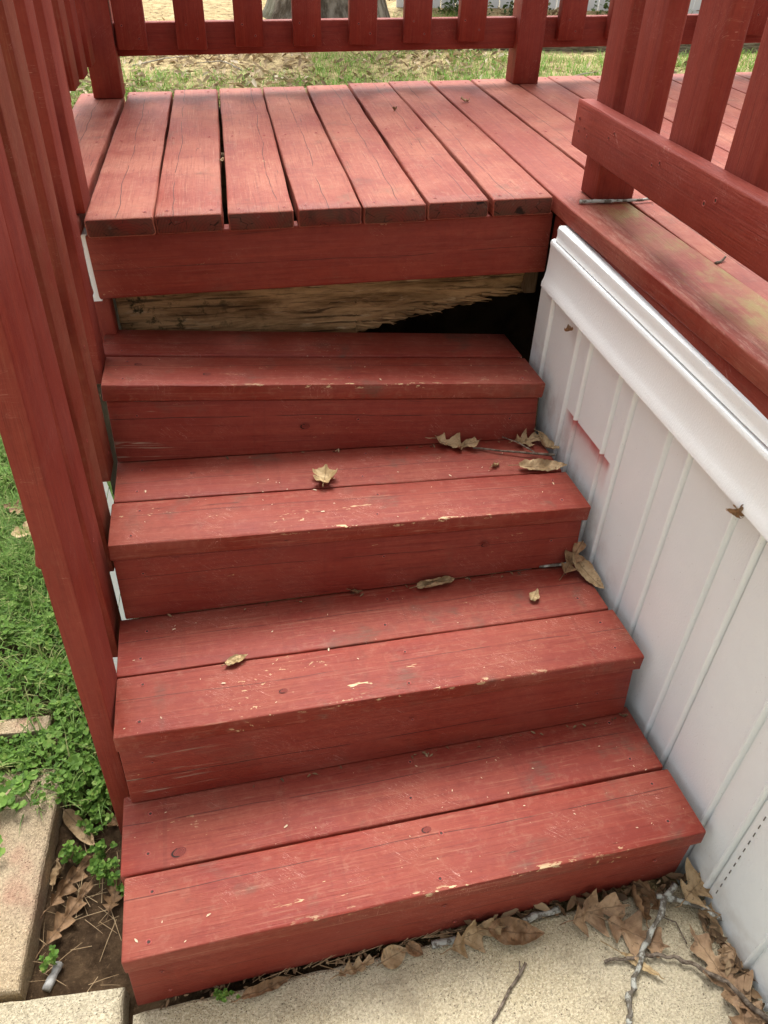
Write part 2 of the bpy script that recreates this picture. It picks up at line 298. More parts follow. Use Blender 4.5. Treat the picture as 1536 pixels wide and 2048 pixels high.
# ------------------------------------------------------------------ object helpers
COL = scene.collection
def new_obj(name, mesh, parent=None, mw=None):
    ob = bpy.data.objects.new(name, mesh); COL.objects.link(ob)
    mw = mw or Matrix.Identity(4)
    if parent is not None:
        ob.parent = parent; ob.matrix_local = WM[parent.name].inverted() @ mw
    else: ob.matrix_world = mw
    WM[ob.name] = mw.copy()
    return ob
WM = {}
def tag(ob, label=None, cat=None, group=None, kind=None):
    if label: ob["label"] = label
    if cat: ob["category"] = cat
    if group: ob["group"] = group
    if kind: ob["kind"] = kind
    return ob
def thing(name, loc, label, cat, group=None):
    e = bpy.data.objects.new(name, None); COL.objects.link(e); e.location = loc; e.empty_display_size = 0.05
    WM[e.name] = Matrix.Translation(loc)
    return tag(e, label, cat, group)
def pydata(name, verts, faces, mats, smooth=False, midx=None):
    me = bpy.data.meshes.new(name); me.from_pydata([tuple(v) for v in verts], [], faces)
    for mt in (mats if isinstance(mats, (list, tuple)) else [mats]): me.materials.append(mt)
    if midx is not None: me.polygons.foreach_set("material_index", midx)
    if smooth: me.polygons.foreach_set("use_smooth", [True] * len(me.polygons))
    me.update(); return me
def nz(x, y=0.0, z=0.0): return mnoise.noise(Vector((x, y, z)))

def plank_mesh(name, L, w, t, mats, r=0.005, nx=14, bow=None, jit=0.0008, seed=0.0, endmat=0):
    """board: local x 0..L, y -w/2..w/2, z -t..0, eased edges"""
    k = 3; sec = []
    for cy, cz, a0 in ((w / 2 - r, -r, 0), (-w / 2 + r, -r, 90), (-w / 2 + r, -t + r, 180), (w / 2 - r, -t + r, 270)):
        for i in range(k + 1):
            a = R_(a0 + 90 * i / k); sec.append((cy + r * math.cos(a), cz + r * math.sin(a)))
    ns = len(sec); e = min(0.0025, r * 0.6)
    xs = [0.0, e] + [e + (L - 2 * e) * i / nx for i in range(1, nx)] + [L - e, L]
    V, F, mi = [], [], []
    for j, x in enumerate(xs):
        ins = e if j in (0, len(xs) - 1) else 0.0
        b = bow(x) if bow else 0.0
        for i, (y, z) in enumerate(sec):
            yy = y * (1 - 2 * ins / w); zz = -t / 2 + (z + t / 2) * (1 - 2 * ins / t)
            jj = jit * nz(x * 6 + seed * 7.1, i * 0.9, seed * 3.3) * 1.6
            V.append((x, yy + b + (jj if abs(y) > w / 2 - r else 0) , zz + jit * 0.7 * nz(x * 3 + seed, y * 8, seed * 5)))
    for j in range(len(xs) - 1):
        for i in range(ns):
            a, b2 = j * ns + i, j * ns + (i + 1) % ns
            F.append((a, b2, b2 + ns, a + ns)); mi.append(0)
    F.append(tuple(range(ns - 1, -1, -1))); mi.append(endmat)
    F.append(tuple((len(xs) - 1) * ns + i for i in range(ns))); mi.append(endmat)
    me = pydata(name, V, F, mats, midx=mi)
    sm = [True] * (len(F) - 2) + [False, False]; me.polygons.foreach_set("use_smooth", sm)
    try: me.set_sharp_from_angle(angle=R_(50))
    except Exception: pass
    return me
SEED = [0]
def plank(name, p0, p1, nrm, w, t, mat, parent, **kw):
    """p0,p1: ends of the centre line of the top face; nrm: direction the top face looks"""
    p0, p1 = Vector(p0), Vector(p1); X = (p1 - p0).normalized(); Zv = Vector(nrm); Zv = (Zv - X * Zv.dot(X)).normalized(); Yv = Zv.cross(X)
    mw = Matrix((X, Yv, Zv)).transposed().to_4x4(); mw.translation = p0
    SEED[0] += 1
    mats = [mat] if not isinstance(mat, (list, tuple)) else mat
    me = plank_mesh(name, (p1 - p0).length, w, t, mats, seed=SEED[0] * 1.37, endmat=(1 if len(mats) > 1 else 0), **kw)
    return new_obj(name, me, parent, mw)
def box_mesh(name, a, b, mat):
    (x0, y0, z0), (x1, y1, z1) = a, b
    V = [(x, y, z) for x in (x0, x1) for y in (y0, y1) for z in (z0, z1)]
    F = [(0, 1, 3, 2), (4, 6, 7, 5), (0, 4, 5, 1), (2, 3, 7, 6), (0, 2, 6, 4), (1, 5, 7, 3)]
    return pydata(name, V, F, mat)

def make_screw():
    V, F, mi = [], [], []; N = 9
    rings = [(0.0052, 0.0002), (0.0043, 0.0011), (0.0034, 0.0008), (0.0028, 0.0002)]
    for r, z in rings:
        for i in range(N): V.append((r * math.cos(2 * math.pi * i / N), r * math.sin(2 * math.pi * i / N), z))
    for j in range(3):
        for i in range(N): F.append((j * N + i, j * N + (i + 1) % N, (j + 1) * N + (i + 1) % N, (j + 1) * N + i)); mi.append(0)
    F.append(tuple(3 * N + i for i in range(N))); mi.append(1)
    return pydata("screw", V, F, [M_SCREWRIM, M_SCREW], True, mi)
SCREW = make_screw()
def screws(board, pts, sc=1.0):
    for x, y in pts:
        mw = WM[board.name] @ Matrix.Translation((x + rng.uniform(-.006, .006), y + rng.uniform(-.008, .008), 0.0003)) @ Matrix.Rotation(rng.uniform(0, 6), 4, 'Z') @ Matrix.Scale(sc * rng.uniform(.75, 1.0), 4)
        new_obj("screw", SCREW, board, mw)

n = NT("knot"); o = n.obj(); X, Y, Z = n.sep(o)
rr0 = n.M('SQRT', n.M('ADD', n.M('MULTIPLY', X, X), n.M('MULTIPLY', n.M('MULTIPLY', Y, Y), 2.2)))
wn = n.noise(n.V('ADD', o, n.comb(n.rnd(), 0.0, 0.0)), 160.0, 3.0)
ring = n.M('SINE', n.M('ADD', n.M('MULTIPLY', rr0, 2600.0), n.M('MULTIPLY', wn, 9.0)))
col = n.mix(n.sm(ring, -0.2, 0.9), (0.20, 0.035, 0.024), (0.10, 0.020, 0.014))
col = n.mix(n.M('MULTIPLY', n.sm(n.M('ABSOLUTE', n.M('SUBTRACT', rr0, 0.0095)), 0.0022, 0.0006), n.sm(n.M('ADD', wn, n.M('MULTIPLY', X, 22.0)), 0.56, 0.42)), col, (0.015, 0.007, 0.005))
M_KNOT = n.done(col, 0.6, n.bump(ring, 0.3, 0.0008), 0.25)
KV = [(0, 0, 0.0006)] + [(0.0125 * math.cos(a * math.pi / 8), 0.0085 * math.sin(a * math.pi / 8), 0.0003) for a in range(16)]
KNOT = pydata("knot", KV, [(0, 1 + i, 1 + (i + 1) % 16) for i in range(16)], M_KNOT, True)
def knots(board, pts):
    for x, y, sc, ang in pts:
        new_obj("knot", KNOT, board, WM[board.name] @ Matrix.Translation((x, y, 0.0002)) @ Matrix.Rotation(ang, 4, 'Z') @ Matrix.Scale(sc, 4))

# ------------------------------------------------------------------ ground
def grid_sheet(name, x0, x1, y0, y1, nx, ny, zf, mat):
    V = [(x0 + (x1 - x0) * i / nx, y0 + (y1 - y0) * j / ny, 0) for j in range(ny + 1) for i in range(nx + 1)]
    V = [(x, y, zf(x, y)) for x, y, _ in V]
    F = [(j * (nx + 1) + i, j * (nx + 1) + i + 1, (j + 1) * (nx + 1) + i + 1, (j + 1) * (nx + 1) + i) for j in range(ny) for i in range(nx)]
    return pydata(name, V, F, mat, True)
def yard_z(x, y):
    base = -0.06 if y < 1.5 else -0.06 + 0.16 * (1 - math.exp(-(y - 1.5) / 1.2)) + 0.10 * (y - 1.5)
    if y > 14: base -= 0.07 * (y - 14)
    return base + 0.03 * nz(x * 0.8, y * 0.8)
V, F = [], []
ysam = [-60, -30, -12, -6, -3] + [-2 + .25 * i for i in range(72)] + [17, 20, 26, 40, 80, 160]
xsam = [-160, -60, -25, -12] + [-7 + .5 * i for i in range(38)] + [14, 25, 60, 160]
for y in ysam:
    for x in xsam: V.append((x, y, yard_z(x, min(y, 40)) - (0.10 if y < 1.4 else 0.0)))
nxs = len(xsam)
F = [(j * nxs + i, j * nxs + i + 1, (j + 1) * nxs + i + 1, (j + 1) * nxs + i) for j in range(len(ysam) - 1) for i in range(nxs - 1)]
tag(new_obj("yard_ground", pydata("yard_ground", V, F, M_YARD, True)), kind="structure")
def lawn_z(x, y): return -0.035 + 0.02 * nz(x * 3, y * 3) + 0.008 * nz(x * 14, y * 14)
tag(new_obj("lawn", grid_sheet("lawn", -4.0, -0.055, -0.66, 3.2, 60, 60, lawn_z, M_LAWN)), kind="structure")
def bed_z(x, y): return -0.052 + 0.010 * nz(x * 16, y * 16) + 0.006 * nz(x * 45, y * 45) + 0.012 * max(0, nz(x * 9 + 4, y * 9))
tag(new_obj("soil_bed", grid_sheet("soil_bed", -0.205, 0.40, -1.12, -0.58, 90, 80, bed_z, M_SOIL)), kind="structure")

def slab(name, poly, ztop, zbot, mat, ease=0.008, rough=0.0016):
    """poured slab with a worn arris: outline rings, top filled"""
    pts = []
    for (a, b) in zip(poly, poly[1:] + poly[:1]):
        L = math.dist(a, b); k = max(1, min(80, int(L / 0.02)))
        for i in range(k): pts.append((a[0] + (b[0] - a[0]) * i / k, a[1] + (b[1] - a[1]) * i / k))
    cx = sum(p[0] for p in pts) / len(pts); cy = sum(p[1] for p in pts) / len(pts)
    def ring(ins, z):
        out = []
        for i, (x, y) in enumerate(pts):
            d = math.hypot(x - cx, y - cy) or 1; q = rough * (1 + nz(x * 60, y * 60, z)) * 2 + ins
            out.append((x - (x - cx) / d * q, y - (y - cy) / d * q, z + (rough * nz(x * 90, y * 90) if ins else 0)))
        return out
    N = len(pts); V = ring(0, zbot) + ring(0, ztop - ease) + ring(ease * .4, ztop - ease * .25) + ring(ease, ztop)
    F = [(j * N + i, j * N + (i + 1) % N, (j + 1) * N + (i + 1) % N, (j + 1) * N + i) for j in range(3) for i in range(N)]
    F.append(tuple(3 * N + i for i in range(N)))
    return tag(new_obj(name, pydata(name, V, F, mat)), kind="structure")
slab("concrete_pad", [(0.010, -1.112), (1.165, -1.056), (1.24, -3.4), (0.010, -3.4)], 0.0, -0.12, M_CONC)
slab("concrete_path", [(-0.002, -1.069), (-0.003, -3.4), (-2.6, -3.4), (-2.6, -0.93)], 0.006, -0.12, M_CONC)
slab("concrete_edging", [(-0.181, -1.052), (-0.167, -0.60), (-0.46, -0.59), (-0.50, -1.04)], 0.006, -0.12, M_CONCP)
slab("garden_edging_block", [(-0.215, -0.505), (-0.213, -0.462), (-0.60, -0.445), (-0.60, -0.49)], 0.006, -0.12, M_CONCP)

# ------------------------------------------------------------------ deck
def dz(x, y): return 0.9778 + 0.02018 * x + 0.01577 * y
DN = Vector((-0.02018, -0.01577, 1)).normalized()
def far(x): return 1.205 + 0.06 * min(x, 1.5)
deck = thing("deck", (0.5, 0.6, 0.0), "raised deck of worn red boards at the top of the stairs", "deck")
def dboard(x, y0, y1, w, mat=M_DECK, bow=None, lift=0.0):
    p0 = (x, y0, dz(x, y0) + lift); p1 = (x, y1, dz(x, y1) + lift)
    b = plank("deck_board", p0, p1, DN, w, 0.038, [mat, M_END], deck, nx=24, bow=bow, jit=0.0014, r=0.0045)
    L = y1 - y0
    ys = [0.028, L * 0.5 + .0, L - 0.04] if L < 2 else [0.04, 0.75, 1.45, 2.25, 2.85, L - 0.04]
    screws(b, [(yy, s * 0.045) for yy in ys for s in (-1, 1)])
    return b
wid = [0.1370, 0.1372, 0.1368, 0.1372, 0.1375, 0.1375, 0.1372]
shift = [0.0, -0.0025, -0.001, 0.0, 0.0005, 0.0, 0.0]
dboard(-0.0785, 0.006, far(-.08), 0.134)
for i in range(7):
    x = 0.144 * (i + 0.5) + shift[i]
    bw = (lambda a: (lambda t: 0.0022 * math.sin(t * 2.4 + a)))(i * 1.7)
    dboard(x, rng.uniform(-.002, .003), far(x) + rng.uniform(-.008, .008), wid[i], bow=bw, lift=rng.uniform(-.0008, .0012))
YB = -2.3
def bow_edge(t):      # the outer board drifts outwards (to -local y is +x)
    y = YB + t
    return -0.040 * min(0.0, y) * -1.0 if False else (0.0 if y > 0 else 0.045 * y)
dboard(1.0845, YB, far(1.08), 0.142, M_EDGE, bow=bow_edge)
for i in range(8, 22):
    x = 1.2345 + 0.1445 * (i - 8)
    dboard(x, YB, far(x) + rng.uniform(-.006, .006), 0.1395, bow=(lambda t: 0.0 if YB + t > 0 else 0.018 * (YB + t)) if i == 8 else None)
# framing
plank("rim_joist", (-0.004, 0.0215, dz(0, 0) - 0.1095), (1.022, 0.0215, dz(1.02, 0) - 0.1095), (0, -1, 0), 0.139, 0.036, M_RISER, deck, nx=16)
plank("rim_joist", (1.0235, 0.018, dz(1.02, 0) - 0.1095), (1.127, YB, dz(1.14, YB) - 0.1095), (-1, -0.04, 0), 0.139, 0.036, M_RISER, deck, nx=16)
for y in (0.60, 1.14):
    plank("joist", (-0.13, y, dz(0, y) - 0.041), (3.2, y, dz(3.2, y) - 0.041), (0, 0, 1), 0.038, 0.138, M_OLDWOOD, deck, nx=6)
for y in (-0.6, -1.2, -1.8, -2.24):
    plank("joist", (1.20, y, dz(1.2, y) - 0.041), (3.2, y, dz(3.2, y) - 0.041), (0, 0, 1), 0.038, 0.138, M_OLDWOOD, deck, nx=6)
# rotted header under the rim joist
def rot_board():
    nx_, nzz = 150, 22; V, F = [], []
    def bot(x):
        b = 0.60 if x < 0.585 else 0.634 + (x - 0.585) / 0.45 * 0.088
        return b + (0.010 * nz(x * 22, 1) + 0.007 * nz(x * 80, 2) + 0.014 * max(0, nz(x * 13, 5)) - 0.018 * max(0, nz(x * 31, 8)) ** 2 if x > .58 else 0)
    for side in (0, 1):
        for j in range(nzz + 1):
            for i in range(nx_ + 1):
                x = 0.012 + 1.03 * i / nx_; b = bot(x); tp = 0.800 + 0.018 * x; z = b + (tp - b) * j / nzz
                rotn = max(0.0, min(1.0, (x - 0.42) / 0.3)) * max(0.0, 1 - (z - b) / 0.10)
                d = 0.003 * nz(x * 12, z * 90) + rotn * (0.016 + 0.018 * nz(x * 9, z * 60, 3)) + 0.002 * nz(x * 40, z * 160)
                if 0.48 < x < 0.64 and abs(z - 0.70 - 0.12 * (x - .55)) < 0.018: d += 0.012 * (1 - abs(x - .56) / .08)
                V.append((x, 0.132 + d if side == 0 else 0.170 - 0.3 * rotn * 0.02, z))
    n1 = (nx_ + 1) * (nzz + 1)
    for j in range(nzz):
        for i in range(nx_):
            a = j * (nx_ + 1) + i
            F.append((a, a + 1, a + nx_ + 2, a + nx_ + 1)); F.append((n1 + a + nx_ + 1, n1 + a + nx_ + 2, n1 + a + 1, n1 + a))
    for i in range(nx_):
        F.append((i + 1, i, n1 + i, n1 + i + 1)); a = nzz * (nx_ + 1) + i; F.append((a, a + 1, n1 + a + 1, n1 + a))
    for j in range(nzz):
        a = j * (nx_ + 1); F.append((a, a + nx_ + 1, n1 + a + nx_ + 1, n1 + a)); a += nx_; F.append((a + nx_ + 1, a, n1 + a, n1 + a + nx_ + 1))
    ob = new_obj("rotten_header_board", pydata("rotten_header_board", V, F, M_ROT, True), deck)
    ob["label"] = "bare brown rotted board with a broken lower edge"
rot_board()
plank("cleat", (1.036, 0.128, 0.722), (1.036, 0.128, 0.812), (0, -1, 0), 0.034, 0.04, M_OLDWOOD, deck, nx=8)
plank("corner_block", (-0.012, 0.066, 0.44), (-0.012, 0.066, 0.798), (0, -1, 0), 0.046, 0.04, M_RISER, deck, nx=6)
for (x, y) in ((0.05, 1.1), (3.1, 1.1), (3.1, -2.1), (1.30, -2.1)):
    plank("support_post", (x, y, -0.12), (x, y, dz(x, y) - 0.18), (0, -1, 0), 0.089, 0.089, M_OLDWOOD, deck, nx=4)

# ------------------------------------------------------------------ stairs
stairs = thing("staircase", (0.5, -0.5, 0.0), "four red wooden steps climbing to the deck, sagging to the right", "staircase")
TC = [  # front-left, front-right, back-left, back-right (top face)
 ((0.0276, -1.1097, 0.1900), (1.0618, -1.0568, 0.1815), (0.0106, -0.8311, 0.1774), (1.0448, -0.7781, 0.1688)),
 ((0.0198, -0.8125, 0.3586), (1.0378, -0.7626, 0.3348), (0.0021, -0.5215, 0.3469), (1.0200, -0.4716, 0.3231)),
 ((0.0144, -0.5011, 0.5310), (1.0166, -0.4620, 0.4839), (-0.003, -0.2150, 0.5244), (0.9991, -0.1760, 0.4773)),
 ((0.0045, -0.1909, 0.7034), (0.9965, -0.1611, 0.6218), (-0.0129, 0.0941, 0.6953), (0.9791, 0.1240, 0.6137))]
for k, (fl, fr, bl, br) in enumerate(TC):
    fl, fr, bl, br = map(Vector, (fl, fr, bl, br)); dv = (bl - fl).normalized(); X = (fr - fl).normalized(); nr = X.cross(dv).normalized()
    tr = [0, 0.003, -0.002, 0.0][k]
    b1 = plank("tread_board", fl + dv * 0.0698, fr + dv * 0.0698, nr, 0.1396, 0.038, M_TREADF, stairs, nx=26, r=0.0036, jit=0.0010)
    wb = 0.1365 if k == 3 else 0.156
    sink = Vector((0, 0.003, 0.0015)) if k == 3 else Vector((0, 0, -0.001 - 0.0015 * (k % 2)))
    b2 = plank("tread_board", fl + dv * (0.1445 + wb / 2) + X * (0.006 * ((k * 7) % 3 - 1)) + sink, fr + dv * (0.1445 + wb / 2) + X * (-0.004 if k < 3 else 0.0) + sink, nr, wb, 0.038, M_TREADB, stairs, nx=26, r=0.0036, jit=0.0010)
    L = (fr - fl).length
    for b in (b1, b2):
        screws(b, [(0.045, -0.045), (0.05, 0.04), (0.53, -0.042), (0.55, 0.04), (L - 0.055, -0.04), (L - 0.05, 0.042)], 1.05)
    knots(b2, [[(0.098, -0.055, 1.15, 0.3)], [], [(0.16, 0.01, .5, 0)], []][k]); knots(b1, [[(0.53, 0.045, 0.8, 0.1)], [(0.30, -0.02, 0.7, 0.2)], [], [(0.215, -0.018, 0.75, 0.1), (0.07, 0.03, 0.7, 0)]][k])
    # riser below this tread
    if k == 0:
        lo_l, lo_r = Vector((0.020, -1.1065, 0.002)), Vector((1.050, -1.0485, 0.004))
    else:
        lo_l, lo_r = Vector(TC[k - 1][2]) + Vector((0.010, 0.002, 0.001)), Vector(TC[k - 1][3]) + Vector((-0.002, 0.002, 0.001))
    oh = 0.005 if k == 0 else 0.003
    hi_l = fl + Vector((0.001, oh, -0.0395)); hi_r = fr + Vector((-0.014, oh, -0.0395))
    if k: lo_l.x = hi_l.x + 0.0; lo_r.x = hi_r.x
    up_l = hi_l - lo_l; hgt = (up_l.length + (hi_r - lo_r).length) / 2
    Xr = (hi_r - hi_l).normalized(); up = ((hi_l - lo_l) + (hi_r - lo_r)).normalized(); nrr = Xr.cross(up)
    # quadrilateral riser: left and right heights differ, so shape it directly
    NX = 26; me = plank_mesh("riser", (hi_r - hi_l).length, hgt, 0.030, [M_RISERRAW if k in (1, 3) else M_RISER], r=0.003, nx=NX, seed=k * 3.1, jit=0.0008)
    Yv = (-nrr).cross(Xr) ; Zv = -nrr
    Zv = Vector((Xr.y, -Xr.x, 0)).normalized() if False else (Xr.cross(Vector((0, 0, 1)))).normalized()
    Yv = Zv.cross(Xr).normalized()
    org = (hi_l + lo_l) / 2
    mw = Matrix((Xr, Yv, Zv)).transposed().to_4x4(); mw.translation = org; inv = mw.inverted()
    Lr = (hi_r - hi_l).length
    for v in me.vertices:
        s = v.co.x / Lr; q = v.co.y / hgt + 0.5; depth = v.co.z
        base = lo_l.lerp(lo_r, s).lerp(hi_l.lerp(hi_r, s), q)
        bump_ = Vector((0, 0, 0.0012 * nz(v.co.x * 5, k))) if q > .5 else Vector()
        v.co = inv @ (base + Zv * depth - bump_)
    me.update()
    rb = new_obj("riser", me, stairs, mw)
    knots(rb, [[], [(0.47, -0.01, 0.7, 0)], [(0.62, -0.045, 0.8, 0.2), (0.76, 0.035, 0.75, 0.1)], [(0.415, 0.008, 0.95, 0.1)]][k])
    screws(rb, [(0.05, hgt * .28), (0.54, hgt * .25), (0.56, -hgt * .25), (Lr - 0.07, hgt * 0.22), (0.06, -hgt * .3)], 0.9)
# carved stringers carrying the treads
def stringer(s, name="stringer"):
    top, pts = [], []
    for k in range(4):
        fl, fr, bl, br = [Vector(c) for c in TC[k]]
        a = fl.lerp(fr, s); b = bl.lerp(br, s)
        top.append((a.x, a.y + 0.038, a.z - 0.042)); top.append((b.x, b.y + (0.03 if k < 3 else -0.01), b.z - 0.042))
    x0 = top[0][0]
    low = [(top[-1][1], top[-1][2] - 0.16), (top[0][1] + 0.22, -0.03), (top[0][1], -0.03)]
    poly = [(y, z) for _, y, z in top] + low
    V = [(x0 - 0.0 - 0.02 * (y + 1.1) * 1.0, y, z) for y, z in poly]; V += [(v[0] + 0.038, v[1], v[2]) for v in V]
    N = len(poly); F = [tuple(range(N))[::-1], tuple(N + i for i in range(N))] + [(i, (i + 1) % N, N + (i + 1) % N, N + i) for i in range(N)]
    return new_obj(name, pydata(name, V, F, M_OLDWOOD), stairs)
stringer(0.045); stringer(0.5); stringer(0.92)

# ------------------------------------------------------------------ railings
def upright(name, xr, y0, y1, z0, z1, parent, mat=M_RAIL, t=0.038, lean=0.0, zref=0.0, cut=0.0):
    """flat 2x4 standing with its wide face to +x (right face at xr), optional lean in x"""
    yc = (y0 + y1) / 2
    return plank(name, (xr + lean * (z0 - zref), yc, z0), (xr + lean * (z1 - zref), yc, z1), (1, 0, 0), y1 - y0, t, mat, parent, nx=10, r=0.0022, jit=0.0005)
ls = thing("stair_railing", (-0.02, -0.4, 0.0), "red stair railing of upright boards down the left of the steps", "railing")
upright("post", 0.013, -0.777, -0.662, -0.05, 1.36, ls, lean=0.030, zref=0.4)
for y0, y1, z0 in ((-0.547, -0.462, 0.27), (-0.428, -0.346, 0.400), (-0.279, -0.205, 0.522), (-0.127, -0.056, 0.672)):
    b = upright("baluster", 0.000, y0, y1, z0, 1.86 + 0.6 * (y0), ls, M_RAILALG if y0 in (-0.279, -0.428) else M_RAIL, lean=0.014, zref=0.8)
    screws(b, [(0.05, -0.01), (0.30, 0.012)], 0.8)
upright("post", 0.004, 0.032, 0.124, dz(0, 0) + .002, 2.0, ls, t=0.06, lean=0.004, zref=1.0)
plank("handrail", (0.005, -0.90, 1.40), (-0.002, 0.14, 2.035), (0, 0, 1), 0.14, 0.038, M_RAIL, ls)
plank("lower_rail", (-0.058, -0.655, 0.62), (-0.058, 0.02, 1.16), (-1, 0, 0), 0.089, 0.018, M_RAIL, ls)

lr = thing("landing_railing", (-0.1, 0.65, dz(-.1, .65)), "red railing along the left edge of the landing, behind the stair railing", "railing")
hb = 0.12
for y0 in (0.232, 0.402, 0.573, 0.745, 0.920):
    upright("baluster", -0.056, y0, y0 + 0.088, dz(-.05, y0) + hb + rng.uniform(-.004, .004), dz(-.05, y0) + 0.98, lr, M_RAILALG if y0 < .7 and y0 > .5 else M_RAIL)
plank("bottom_rail", (-0.0965, 0.128, dz(-.1, .1) + 0.150), (-0.0965, 1.106, dz(-.1, 1.1) + 0.150), (1, 0, 0), 0.089, 0.034, M_RAIL, lr)
plank("top_rail", (-0.0965, 0.128, dz(-.1, .1) + 0.93), (-0.0965, 1.106, dz(-.1, 1.1) + 0.93), (1, 0, 0), 0.089, 0.034, M_RAIL, lr)

br = thing("back_railing", (1.0, 1.15, dz(1, 1.15)), "red railing across the far edge of the deck", "railing")
def front_up(name, x0, x1, yf, z0, z1, parent, t, mat=M_RAIL, tilt=0.0):
    xc = (x0 + x1) / 2
    return plank(name, (xc, yf, z0), (xc + tilt * (z1 - z0), yf, z1), (0, -1, 0), x1 - x0, t, mat, parent, nx=8, r=0.0035)
def yb(x): return 1.112 + 0.052 * x     # the far railing runs with the far deck edge
for x0, x1 in ((-0.093, -0.005), (1.285, 1.375)):
    front_up("post", x0, x1, yb(x0) - 0.004, dz(x0, 1.15) + .002, dz(x0, 1.15) + 1.0, br, 0.089)
for x0 in (0.002, 0.178, 0.353, 0.532, 0.710, 0.888, 1.072, 1.420, 1.60, 1.775, 1.955, 2.13, 2.31, 2.49):
    b = front_up("baluster", x0 * 1.006, x0 * 1.006 + 0.0885, yb(x0), dz(x0, 1.1) + 0.129 + rng.uniform(-.003, .003), dz(x0, 1.1) + 0.98, br, 0.036)
    screws(b, [(0.03, -0.016), (0.06, 0.02)], 0.9)
for zc, nm in ((0.152, "bottom_rail"), (0.93, "top_rail")):
    plank(nm, (-0.10, yb(-.1) + 0.0385, dz(-.1, 1.15) + zc), (3.2, yb(3.2) + 0.0385, dz(3.2, 1.15) + zc - 0.012), (0, -1, 0), 0.089, 0.036, M_RAIL, br, nx=20)
front_up("post", 3.05, 3.14, yb(3.05) - 0.004, dz(3.05, 1.15) + .002, dz(3.05, 1.15) + 1.0, br, 0.089)

rr = thing("wing_railing", (1.12, -0.8, dz(1.12, -.8)), "red railing with a low rail above the white siding, right of the steps", "railing")
zr = 1.1405
rail = plank("bottom_rail", (1.0435, 0.044, zr + .0005), (1.0435, YB + 0.1, zr - 0.012), (-1, 0, 0), 0.0915, 0.0365, M_RAIL, rr, nx=24, r=0.005)
screws(rail, [(0.022, 0.012), (0.034, -0.014), (0.062, -0.008), (0.078, -0.010), (0.178, 0.006), (0.202, 0.018), (0.372, 0.004), (0.398, 0.014), (0.56, 0.0), (0.59, 0.012)], 1.0)
plank("top_rail", (1.0435, 0.044, zr + 0.80), (1.0435, YB + 0.1, zr + 0.79), (-1, 0, 0), 0.0915, 0.0365, M_RAIL, rr, nx=24, r=0.005)
def rpost(y0, y1, zb, name, t=0.089):
    return plank(name, (1.0815, (y0 + y1) / 2, zb), (1.0815 - 0.004, (y0 + y1) / 2 + 0.004, 2.02), (-1, 0, 0), y1 - y0, t, M_RAIL, rr, nx=12, r=0.0065)
rpost(-0.049, 0.038, dz(1.1, 0) + 0.002, "post")
for i, y0 in enumerate((-0.192, -0.386, -0.577, -0.766, -0.955, -1.145)):
    rpost(y0, y0 + 0.096, 1.098, "baluster", 0.040)
rpost(-1.42, -1.33, dz(1.1, -1.4) + 0.002, "post")

# ------------------------------------------------------------------ white skirting
def xs(y): return 1.006 - 0.074 * y
SD = Vector((-0.074, 1, 0)).normalized(); SNV = Vector((-1, -0.074, 0)).normalized()
sk = thing("vinyl_skirting", (1.07, -0.9, 0.0), "white vertical vinyl siding below the deck wing, right of the steps", "siding")
seams = [-0.005, -0.088, -0.287, -0.478, -0.674, -0.884, -1.096, -1.300, -1.505, -1.71, -1.915, -2.12]
mids = [None, -0.227, -0.415, -0.606, -0.816, -1.025, -1.232, -1.437, -1.642, -1.847, -2.05]
def ptop(y): return 0.80 - 0.0 * y
for a, b, mgr in zip(seams[:-1], seams[1:], mids):
    prof = [(-0.001, -0.006), (0.0035, -0.006), (0.006, 0.0)]
    if mgr is not None:
        d = a - mgr
        prof += [(d - 0.0085, 0.0), (d - 0.0065, 0.0045), (d - 0.0045, 0.0060), (d - 0.0020, 0.0052), (d - 0.0005, 0.0), (d + 0.001, -0.0055), (d + 0.004, -0.0055), (d + 0.0065, 0.0)]
    Lp = a - b; prof += [(Lp - 0.0095, 0.0), (Lp - 0.0075, 0.0045), (Lp - 0.0052, 0.0062), (Lp - 0.0025, 0.0055), (Lp - 0.0005, 0.0020), (Lp + 0.0005, -0.005)]
    V, F = [], []
    zs = [-0.06, 0.15, 0.35, 0.55, 0.80]
    for z in zs:
        for d, of in prof:
            y = a - d; wv = 0.0012 * nz(y * 9, z * 5)
            V.append((xs(y) - of + wv, y, z))
    N = len(prof)
    F = [(j * N + i, j * N + i + 1, (j + 1) * N + i + 1, (j + 1) * N + i) for j in range(len(zs) - 1) for i in range(N - 1)]
    me = pydata("siding_panel", V, F, M_VINYL, True)
    try: me.set_sharp_from_angle(angle=R_(40))
    except Exception: pass
    pan = new_obj("siding_panel", me, sk)
    if abs(a + 1.096) < 1e-3:
        slot = box_mesh("nail_slot", (-0.0009, -0.0008, 0), (0.0009, 0.0008, 0.0115), M_SLOT)
        for i in range(26):
            z = 0.055 + i * 0.0262; y = a - 0.019
            new_obj("nail_slot", slot, pan, Matrix.Translation((xs(y) - 0.0002, y, z)))
